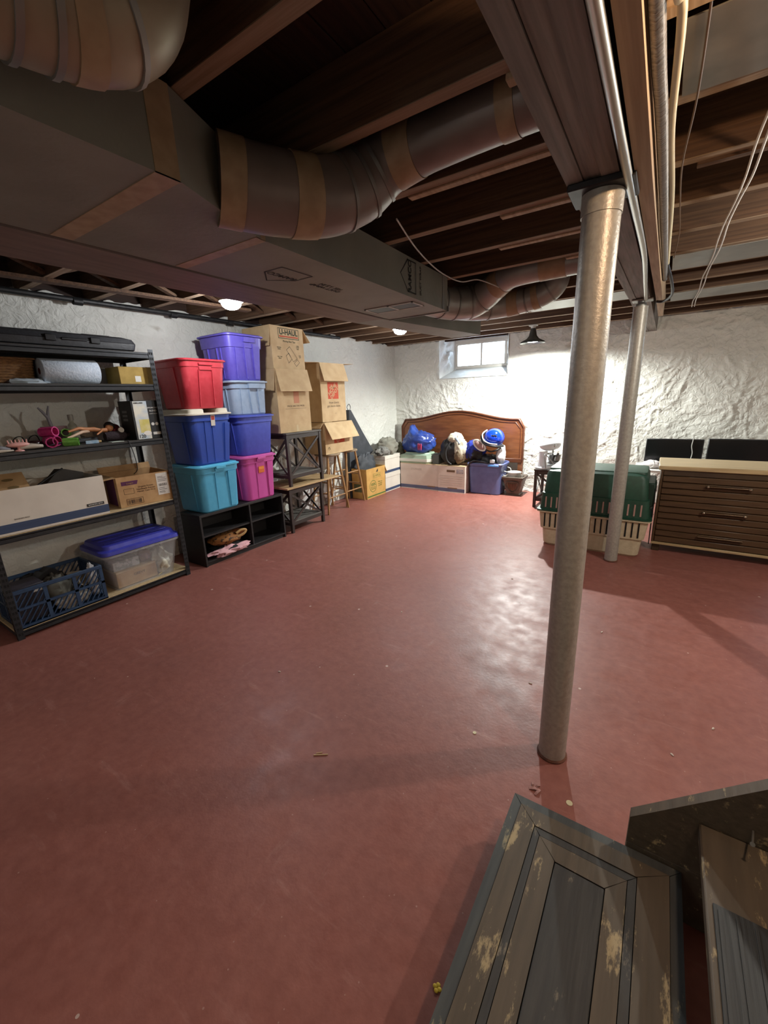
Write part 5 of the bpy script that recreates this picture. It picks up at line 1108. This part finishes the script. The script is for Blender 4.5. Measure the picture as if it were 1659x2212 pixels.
MB().tube(smooth_pts([(.09, .0, .01), (.16, .02, -.02), (.24, .03, 0), (.29, .08, .03)]), .012, 8).build('strap', M_BLACK, t, smooth=70)

# headboard
hb = thing('headboard', 'reddish brown wooden headboard with a curved top, leaning on the wall', 'headboard', (-2.68, 6.235, 0))
M_HB = mat('cherry_wood', '#5c321b', '#744527', rough=.38, scale=4, stretch=(1, 5, 6), bump=.05); M_HBD = mat('cherry_moulding', '#472413', '#5a301a', rough=.35, scale=5)
def hb_top(u):
    a = abs(u); return 1.085+(.125*.5*(1+math.cos(PI*min(1, a/.86))))
def hb_outline(inset=0.0, zb=.44):
    Wh = 1.04-inset; o = [(-Wh, zb), (-Wh, .965-inset*.6), (-Wh+.075, 1.085-inset)]
    for i in range(25): u = -.90+1.8*i/24; o.append((u*Wh, hb_top(u)-inset))
    return o+[(Wh-.075, 1.085-inset), (Wh, .965-inset*.6), (Wh, zb)]
MB().prism(hb_outline(), -.022, .022).build('panel', M_HB, hb, smooth=15)
for k, (ins, r, m_) in enumerate(((.012, .013, M_HBD), (.055, .007, M_HBD))):
    pts = [(x, -.023, z) for x, z in hb_outline(ins, .47+ins)]; MB().tube(pts, r, 8).build('moulding', m_, hb, smooth=60)
MB().box(-1.02, 1.02, -.030, -.021, .44, .50, bev=.004).build('bottom_rail', M_HBD, hb)
for s in (-1, 1): MB().box(s*1.035, s*.965, -.02, .02, 0, .4395, bev=.003).build('leg', M_HB, hb)
MB().box(.62, .965, -.012, .012, .13, .24, bev=.003).build('cross_rail', M_HB, hb)

# planter with crockery
t = thing('planter', 'square tapered bronze planter with a ribbed shield front', 'planter', (-1.69, 6.02, 0))
M_BRZ = mat('bronze_resin', '#4a3f36', '#5c5045', rough=.5, scale=16, bump=.2)
def sq(w, z): return rrect(w, w, .012, z, 2)
MB().loft([sq(.20, 0), sq(.205, .02), sq(.18, .03), sq(.265, .225), sq(.30, .245), sq(.305, .275), sq(.28, .28), sq(.25, .265), sq(.17, .05)]).build('pot', M_BRZ, t, smooth=25)
for k in range(7):
    x = -.06+.02*k; zb = .075+.03*abs(k-3)/3; MB().bar((x*.8, -.106, zb), (x, -.134, .185), .008, .010).build('rib', mat('copper_rib', '#6b4a36', rough=.4), t)
MB().tube(smooth_pts([(-.09, -.132, .20), (-.085, -.126, .12), (0, -.104, .05), (.085, -.126, .12), (.09, -.132, .20), (0, -.138, .215), (-.09, -.132, .20)]), .006, 8).build('shield_moulding', M_BRZ, t, smooth=70)
t = thing('teapot', 'pale enamel pot with a curled handle sitting in the bronze planter', 'pot', (-1.70, 6.01, .275)); M_EN = mat('pale_enamel', '#c4c3bc', rough=.25)
MB().lathe([(.06, -.04), (.085, 0), (.10, .05), (.102, .062), (.09, .066), (.06, .072), (.01, .075)], 28).build('pot_body', M_EN, t, smooth=60)
MB().tube(smooth_pts([(-.095, -.02, .05), (-.14, -.03, .065), (-.165, -.03, .035), (-.14, -.03, .0), (-.09, -.02, .0)]), .008, 8).build('handle', M_EN, t, smooth=70)
MB().tube(smooth_pts([(-.05, 0, .07), (-.06, 0, .11), (-.10, 0, .125)]), .006, 8).build('hook', M_EN, t, smooth=70)
t = thing('ladle', 'pale ladle standing in the bronze planter', 'ladle', (-1.59, 6.0, .24)); MB().cyl((0, 0, 0), (.04, -.01, .16), .006, n=8).build('handle', M_EN, t)

# small dark table with stand mixer
end_table('small dark end table carrying the stand mixer, behind the pet kennel', (-1.02, 5.62, 0), .52, .44, .50, 0, M_ESP)
t = thing('stand_mixer', 'white stand mixer with a steel bowl on the dark end table', 'mixer', (-1.15, 5.58, .5005), R(150)); M_MIX = mat('mixer_enamel', '#d8dadf', rough=.15)
MB().loft([rrect(.20, .34, .08, 0), rrect(.21, .35, .08, .015), rrect(.18, .32, .07, .035)]).build('base', M_MIX, t, smooth=40)
MB().loft([rrect(.11, .11, .04, .03, 4, (0, .11)), rrect(.08, .09, .035, .12, 4, (0, .11)), rrect(.09, .10, .035, .22, 4, (0, .10))]).build('column', M_MIX, t, smooth=50)
MB().ball((0, -.02, .285), (.062, .18, .068), 24, 16).build('motor_head', M_MIX, t, smooth=80)
MB().lathe([(.045, .04), (.06, .045), (.095, .10), (.108, .17), (.112, .172), (.104, .168), (.06, .06)], 28, c=(0, -.07, 0), cap=False).build('bowl', mat('bowl_steel', '#b5b5b2', rough=.15, metal=1), t, smooth=60)
MB().cyl((0, -.07, .23), (0, -.07, .12), .012, n=12).build('beater_shaft', mat('chrome', '#c8c8c8', rough=.1, metal=1), t)
MB().tube(smooth_pts([(-.09, .14, .02), (-.13, .20, .10), (-.11, .19, .20), (-.14, .12, .12), (-.16, .02, .02), (-.15, -.08, .006)]), .005, 8).build('power_cord', mat('grey_cord', '#8e8e8e', rough=.5), t, smooth=70)
for s in (-1, 1): MB().ball((s*.06, -.03, .285), (.006, .02, .02), 12, 8).build('knob', MATS['chrome'], t, smooth=70)

# white desk with two flat screens
t = thing('white_desk', 'white desk behind the dresser carrying two flat screens', 'desk', (.46, 5.92, 0))
MB().box(-.66, .72, -.28, .28, .50, .53, bev=.003).build('desktop', M_WHITEP, t)
for sx in (-.62, .66):
    for sy in (-.25, .25): MB().box(sx-.02, sx+.02, sy-.02, sy+.02, 0, .4995, bev=.002).build('leg', M_WHITEP, t)
M_SCR = mat('dark_screen', '#101113', rough=.22); M_BEZ = mat('screen_bezel', '#1a1b1d', rough=.4)
def screen(label, x0, x1, z0, z1, y):
    t = thing('flat_screen', label, 'monitor', ((x0+x1)/2, y, .5305), 0, 'flat screens on the white desk'); w = x1-x0; a, b = z0-.5305, z1-.5305
    MB().box(-w/2, w/2, -.015, .02, a, b, bev=.004).build('casing', M_BEZ, t); MB().box(-w/2+.01, w/2-.01, -.0165, -.0152, a+.014, b-.01).build('display', M_SCR, t, smooth=0)
    MB().box(-.03, .03, .0, .03, 0, a+.05, bev=.004).build('stand_neck', M_BEZ, t) if a > .005 else None
    MB().lathe([(.09, 0), (.10, .004), (.09, .01), (.02, .014)], 24, c=(0, .02, 0)).build('stand_foot', M_BEZ, t)
    return t
screen('dark flat screen with a pale cord across it, above the dresser corner', -.117, .447, .548, .857, 6.0); screen('dark flat screen without a cord, behind the dresser top', .484, 1.06, .56, .868, 6.0)
cable('screen_cord', 'thin pale cord hanging over the front of a flat screen', [(.33, 6.16, .84), (.335, 6.0, .872), (.34, 5.978, .85), (.335, 5.977, .78), (.35, 5.977, .70), (.342, 5.976, .62), (.33, 5.95, .536)], .004, M_CORD, 'cord', 6)
cable('desk_cord', 'short white cord curling at the desk corner beside the dresser', [(-.08, 5.80, .535), (-.03, 5.72, .55), (.0, 5.68, .60), (-.015, 5.66, .64)], .004, M_CORD, 'cord', 6)
heap('white_parcel', 'pale crumpled parcel lying on the white desk corner', 'parcel', (-.02, 5.80, .531), (.10, .07, .045), mat('parcel_white', '#cfc8c8', rough=.5), 97, .3)

# ================================================================== pet kennel
t = thing('pet_kennel', 'large plastic pet kennel, tan below and dark green above', 'pet kennel', (-.435, 4.33, 0))
M_TAN = mat('tan_plastic', '#b7a98d', '#c3b599', rough=.55, scale=30, bump=.1); M_GRN2 = mat('forest_green_plastic', '#143a2b', '#194433', rough=.5, scale=30, bump=.08)
KW, KD = .82, .58
MB().loft([rrect(KW-.04, KD-.04, .06, 0), rrect(KW-.01, KD-.01, .06, .02), rrect(KW+.02, KD+.0, .06, .17), rrect(KW+.05, KD+.025, .05, .172), rrect(KW+.085, KD+.04, .05, .335)], cap1=False).build('tan_base', M_TAN, t, smooth=30)
MB().loft([rrect(KW+.085, KD+.04, .05, .3355), rrect(KW+.125, KD+.075, .05, .337), rrect(KW+.125, KD+.075, .05, .348), rrect(KW+.09, KD+.04, .05, .350)], cap0=False, cap1=False).build('tan_rim', M_TAN, t, smooth=30)
MB().loft([rrect(KW+.09, KD+.04, .05, .3505), rrect(KW+.13, KD+.08, .05, .352), rrect(KW+.13, KD+.08, .05, .362), rrect(KW+.08, KD+.04, .05, .366), rrect(KW+.055, KD+.02, .05, .52), rrect(KW+.03, KD-.005, .05, .523), rrect(KW+.0, KD-.03, .05, .70), rrect(KW-.03, KD-.05, .05, .725), rrect(KW-.12, KD-.14, .05, .742)], cap0=False).build('green_top', M_GRN2, t, smooth=30)
MB().loft([rrect(KW-.02, KD-.14, .04, .726), rrect(KW-.03, KD-.15, .04, .748), rrect(KW-.06, KD-.19, .04, .752)]).build('lid_ridge', M_GRN2, t, smooth=30)
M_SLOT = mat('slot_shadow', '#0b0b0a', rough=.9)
for k in range(17):
    x = -.39+.0485*k
    if k not in (4, 12):
        yb = -(KD+.028)/2; yt = -(KD+.040)/2
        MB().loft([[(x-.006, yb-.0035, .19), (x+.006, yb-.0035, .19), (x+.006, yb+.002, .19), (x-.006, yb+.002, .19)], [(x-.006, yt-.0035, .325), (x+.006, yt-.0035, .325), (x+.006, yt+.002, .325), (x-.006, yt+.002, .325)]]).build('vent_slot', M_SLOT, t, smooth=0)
        yb = -(KD+.038)/2; yt = -(KD+.022)/2
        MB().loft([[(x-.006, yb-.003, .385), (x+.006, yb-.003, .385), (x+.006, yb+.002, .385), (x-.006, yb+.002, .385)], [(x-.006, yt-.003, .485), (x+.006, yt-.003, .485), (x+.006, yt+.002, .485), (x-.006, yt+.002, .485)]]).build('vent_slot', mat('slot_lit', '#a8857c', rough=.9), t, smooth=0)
dr = MB()
for k in range(9): dr.cyl((KW/2+.062, -.20+.05*k, .12), (KW/2+.058, -.20+.05*k, .62), .004, n=6)
for z in (.14, .25, .37, .49, .60): dr.cyl((KW/2+.062, -.21, z), (KW/2+.062, .21, z), .004, n=6)
dr.build('wire_door', M_DARK, t)
MB().box(KW/2-.02, KW/2+.056, -.20, .22, .45, .66, bev=.01).build('door_surround', mat('deep_green', '#0e2b20', rough=.5), t)

# ================================================================== dresser
t = thing('dresser', 'brown slatted dresser with a pale oak top and bar pulls', 'dresser', (.535, 4.57, 0))
M_DRS = mat('walnut_slat', '#453220', '#553f29', rough=.42, scale=5, stretch=(1, 10, 12)); M_OAK = mat('pale_oak', '#a58f6a', '#bda67e', rough=.35, scale=4, stretch=(1, 12, 10), bump=.05)
DW, DD = .96, .50
MB().box(-DW/2, DW/2, -DD/2+.012, DD/2, .075, .752, bev=.003).build('carcass', mat('dark_walnut', '#3a2a1b', '#46341f', rough=.5, scale=6), t)
MB().box(-DW/2-.02, DW/2+.02, -DD/2-.022, DD/2+.01, .7525, .792, bev=.006).build('top_slab', M_OAK, t)
MB().box(-DW/2+.02, DW/2-.02, -DD/2-.004, -DD/2+.012, .705, .752, bev=.003).build('top_rail', MATS['dark_walnut'], t)
nz_ = 11; z0, z1 = .098, .703; sh = (z1-z0)/nz_
for k in range(nz_):
    MB().box(-DW/2+.02, DW/2-.004, -DD/2-.012, -DD/2+.0115, z0+sh*k+.002, z0+sh*(k+1)-.002, bev=.005).build('slat', M_DRS, t)
MB().box(-DW/2, -DW/2+.018, -DD/2-.012, -DD/2+.0115, .08, .75, bev=.003).build('stile', M_DRS, t)
MB().box(-DW/2, DW/2, -DD/2-.016, -DD/2+.0115, .072, .094, bev=.003).build('base_rail', M_OAK, t)
for sx in (-1, 1):
    for sy in (-1, 1): MB().box(sx*(DW/2-.01), sx*(DW/2-.07), sy*(DD/2-.02), sy*(DD/2-.08), 0, .0745, bev=.004).build('foot', MATS['dark_walnut'], t)
M_PULL = mat('bronze_pull', '#4a3827', rough=.3, metal=.7); M_KNOB = mat('polished_knob', '#b9ad9a', rough=.12, metal=.9)
for z in (.632, .408, .192):
    o = MB().cyl((-.155, -DD/2-.034, z), (.145, -DD/2-.034, z), .010, n=12).build('pull', M_PULL, t, smooth=60)
    if z > .3:
        for x in (-.14, .13):
            MB().cyl((x, -DD/2-.013, z), (x, -DD/2-.032, z), .006, n=10).build('pull_post', M_PULL, o, smooth=60); MB().ball((x, -DD/2-.048, z+.003), .012, 14, 10).build('pull_knob', M_KNOB, o, smooth=80)
    else:
        for x in (-.14, .13): MB().cyl((x, -DD/2-.013, z), (x, -DD/2-.032, z), .006, n=10).build('pull_post', M_PULL, o, smooth=60)

# ================================================================== stairs at the viewer's feet
def worn_paint(name, a, b, chip, st=(9, .8, 9), thr=(.60, .66), sc=6):
    m = mat(name, a, b, rough=.6, scale=5, stretch=st, bump=.2); nt = m.node_tree; N = nt.nodes; L = nt.links; p = N['Principled BSDF']
    src = p.inputs['Base Color'].links[0].from_socket; tc = N.new('ShaderNodeTexCoord'); mp = N.new('ShaderNodeMapping'); mp.inputs['Scale'].default_value = (3, 1, 3); L.new(tc.outputs['Object'], mp.inputs[0])
    n1 = N.new('ShaderNodeTexNoise'); n1.inputs['Scale'].default_value = sc; n1.inputs['Detail'].default_value = 9; n1.inputs['Roughness'].default_value = .7; L.new(mp.outputs[0], n1.inputs['Vector'])
    r = N.new('ShaderNodeValToRGB'); r.color_ramp.elements[0].position, r.color_ramp.elements[1].position = thr; r.color_ramp.elements[0].color = (0, 0, 0, 1); r.color_ramp.elements[1].color = (1, 1, 1, 1); L.new(n1.outputs['Fac'], r.inputs[0])
    mx = N.new('ShaderNodeMix'); mx.data_type = 'RGBA'; L.new(r.outputs[0], mx.inputs[0]); L.new(src, mx.inputs[6]); mx.inputs[7].default_value = lin(chip); L.new(mx.outputs[2], p.inputs['Base Color']); return m
M_BR = worn_paint('worn_brown_paint', '#4b4235', '#584d3e', '#a3926e', thr=(.575, .635)); M_BK2 = worn_paint('worn_black_paint', '#2b2b2a', '#383734', '#7d7462', thr=(.60, .67)); M_TD = worn_paint('worn_slate_paint', '#35393a', '#434746', '#8c8468', thr=(.60, .66))
pf = thing('stair_platform', 'worn bottom stair platform of mitred brown and black boards', 'platform', (-.03, .4, 0))
lx = [-.257, -.228, -.174, -.155, -.102]; rx = [.193, .165, .092, .071, .023]; fy = [1.103, 1.072, 1.021, .999, .947]; ZP = .18; YE = -.75
for k in range(4):
    m_ = (M_TD, M_BR, M_BK2, M_BR)[k]; g_ = .0009; zt = ZP-(.006 if k in (0,) else 0)-(.0015 if k == 2 else 0)
    a, b = lx[k]+g_, lx[k+1]-g_
    def q(poly, nm='board'):
        MB().loft([[(x+.03, y-.4, .10) for x, y in poly], [(x+.03, y-.4, zt-.002) for x, y in poly], [(x*.999+.03, y*.9995-.4, zt) for x, y in poly]]).build(nm, m_, pf, smooth=20)
    q([(a, YE), (b, YE), (b, fy[k+1]+g_), (a, fy[k]-g_)]); c, d = rx[k+1]+g_, rx[k]-g_; q([(c, YE), (d, YE), (d, fy[k]-g_), (c, fy[k+1]+g_)])
    q([(lx[k]+2*g_, fy[k]-g_), (lx[k+1]+2*g_, fy[k+1]+g_), (rx[k+1]-2*g_, fy[k+1]+g_), (rx[k]-2*g_, fy[k]-g_)])
MB().box(lx[4]+.001+.03, rx[4]-.001+.03, YE-.4, fy[4]-.001-.4, .10, ZP-.001, bev=.002).build('centre_board', M_BK2, pf)
MB().box(lx[0]+.012+.03, rx[0]-.012+.03, YE-.4, fy[0]-.014-.4, 0, .0995).build('platform_base', M_TD, pf, smooth=0)
st = thing('stair_flight', 'brown painted open stair with a steep stringer beside the platform', 'stairs', (.205, 1.1, 0))
def S(x, y): return x-.205, y-1.1
MB().prism([(.060-.205, .19), (.060-.205, .28), (1.35-.205, 1.57), (1.55-.205, 1.57), (1.55-.205, 1.38), (.37-.205, .19)], .004, .036).build('stringer', M_BR, st, smooth=15)
MB().prism([(.195-.205, .0), (.195-.205, .33), (1.35-.205, 1.48), (1.55-.205, 1.48), (1.55-.205, 1.32), (.37-.205, .0)], -1.65, -1.62).build('stringer', M_BR, st, smooth=15)
for k in range(5):
    x0 = .205+.235*k; MB().box(x0-.205, x0+.265-.205, -1.615, .003, .33+.18*k, .36+.18*k, bev=.004).build('tread', M_BR, st)
MB().box(.060-.205, .34-.205, .004, .036, 0, .1895, bev=.002).build('stringer_foot', M_BR, st)
t = thing('tread_mat', 'black ribbed rubber mat on the lowest open tread', 'mat', (.33, .20, .3605)); M_MAT = mat('black_rubber_mat', '#1f2325', '#2c3133', rough=.6, scale=5, stretch=(20, .6, 1), bump=.3)
MB().box(-.112, .12, -.70, .702, 0, .004, bev=.001).build('sheet', M_MAT, t)
for k in range(7): MB().box(-.105+.03*k, -.099+.03*k, -.69, .69, .0042, .0062).build('rib', M_MAT, t, smooth=0)
t = thing('nail', 'bent nail sticking out of the stair stringer', 'nail', (.305, 1.103, .40)); MB().cyl((0, .0, .0), (-.012, -.06, .02), .002, n=8).build('shank', M_GALV, t); MB().cyl((-.012, -.06, .02), (-.0123, -.0615, .0205), .005, n=10).build('head', M_GALV, t)

# ================================================================== litter on the floor
t = thing('paper_disc', 'small cream disc lying on the floor before the stair platform', 'disc', (-.113, 1.314, 0)); MB().cyl((0, 0, 0), (0, 0, .002), .011, n=20).build('disc', mat('cream_disc', '#cfc6a2', rough=.6), t)
t = thing('paper_disc', 'tiny pale disc lying on the open floor beyond the near post', 'disc', (-.525, 1.446, 0)); MB().cyl((0, 0, 0), (0, 0, .002), .008, n=16).build('disc', MATS['cream_disc'], t)
t = thing('yellow_blossom', 'small yellow blossom on the floor beside the platform edge', 'flower', (-.302, .619, 0))
for k in range(4): MB().ball((.006*math.cos(k*1.57), .006*math.sin(k*1.57), .002), (.006, .005, .002), 10, 6).build('petal', mat('yellow_petal', '#d8b62f', rough=.6), t, smooth=70)
for k, (x, y, r, dr_) in enumerate(((-.233, 1.305, .020, .3), (-.22, 1.296, .016, 1.2), (-.243, 1.318, .012, 2.0), (-.226, 1.322, .010, .8))):
    t = thing('paint_chip', ('curled red paint chip by the platform corner, largest of the pile', 'curled red paint chip by the platform corner, second largest', 'curled red paint chip by the platform corner, thin one', 'curled red paint chip by the platform corner, smallest')[k], 'paint chip', (x, y, 0), dr_, 'paint chips by the platform corner')
    MB().loft([[(-r, -r*.25, 0), (-r, r*.25, .001), (-r, r*.25, .003), (-r, -r*.25, .002)], [(0, -r*.35, .006), (0, r*.35, .004), (0, r*.35, .006), (0, -r*.35, .008)], [(r, -r*.2, .001), (r, r*.2, 0), (r, r*.2, .002), (r, -r*.2, .003)]]).build('flake', mat('red_flake', '#7c4a42', '#a87b70', rough=.7, scale=60), t)
t = thing('wood_splinter', 'pale wood splinter on the bare floor left of the post shadow'.replace('left of', 'away from'), 'splinter', (-1.03, 1.0, 0), .6); MB().bar((-.03, 0, .003), (.03, 0, .003), .004, .003).build('sliver', mat('sliver_wood', '#b59a72', rough=.7), t); MB().bar((-.02, .008, .003), (.005, .012, .003), .003, .003).build('sliver', MATS['sliver_wood'], t)
for k, (x, y) in enumerate(((-.40, 1.9), (.35, 2.0), (-1.35, 2.2), (-.85, 3.1), (-.15, 2.6), (.2, 1.75), (-1.6, 1.3))):
    t = thing('plaster_crumb', ('whitish plaster crumb on the floor near the post foot', 'whitish plaster crumb on the floor towards the dresser', 'whitish plaster crumb on the open floor facing the bookcase', 'whitish plaster crumb on the far floor facing the archive boxes', 'whitish plaster crumb on the floor between the two posts', 'whitish plaster crumb on the floor beyond the stair stringer', 'whitish plaster crumb on the floor facing the shelving')[k], 'crumb', (x, y, 0), k*1.1, 'plaster crumbs on the floor')
    MB().ball((0, 0, .002), (.009, .004, .003), 8, 6, amp=.4, seed=k+100, zmin=0).build('grain', mat('crumb_white', '#c9bdb0', rough=.8), t)
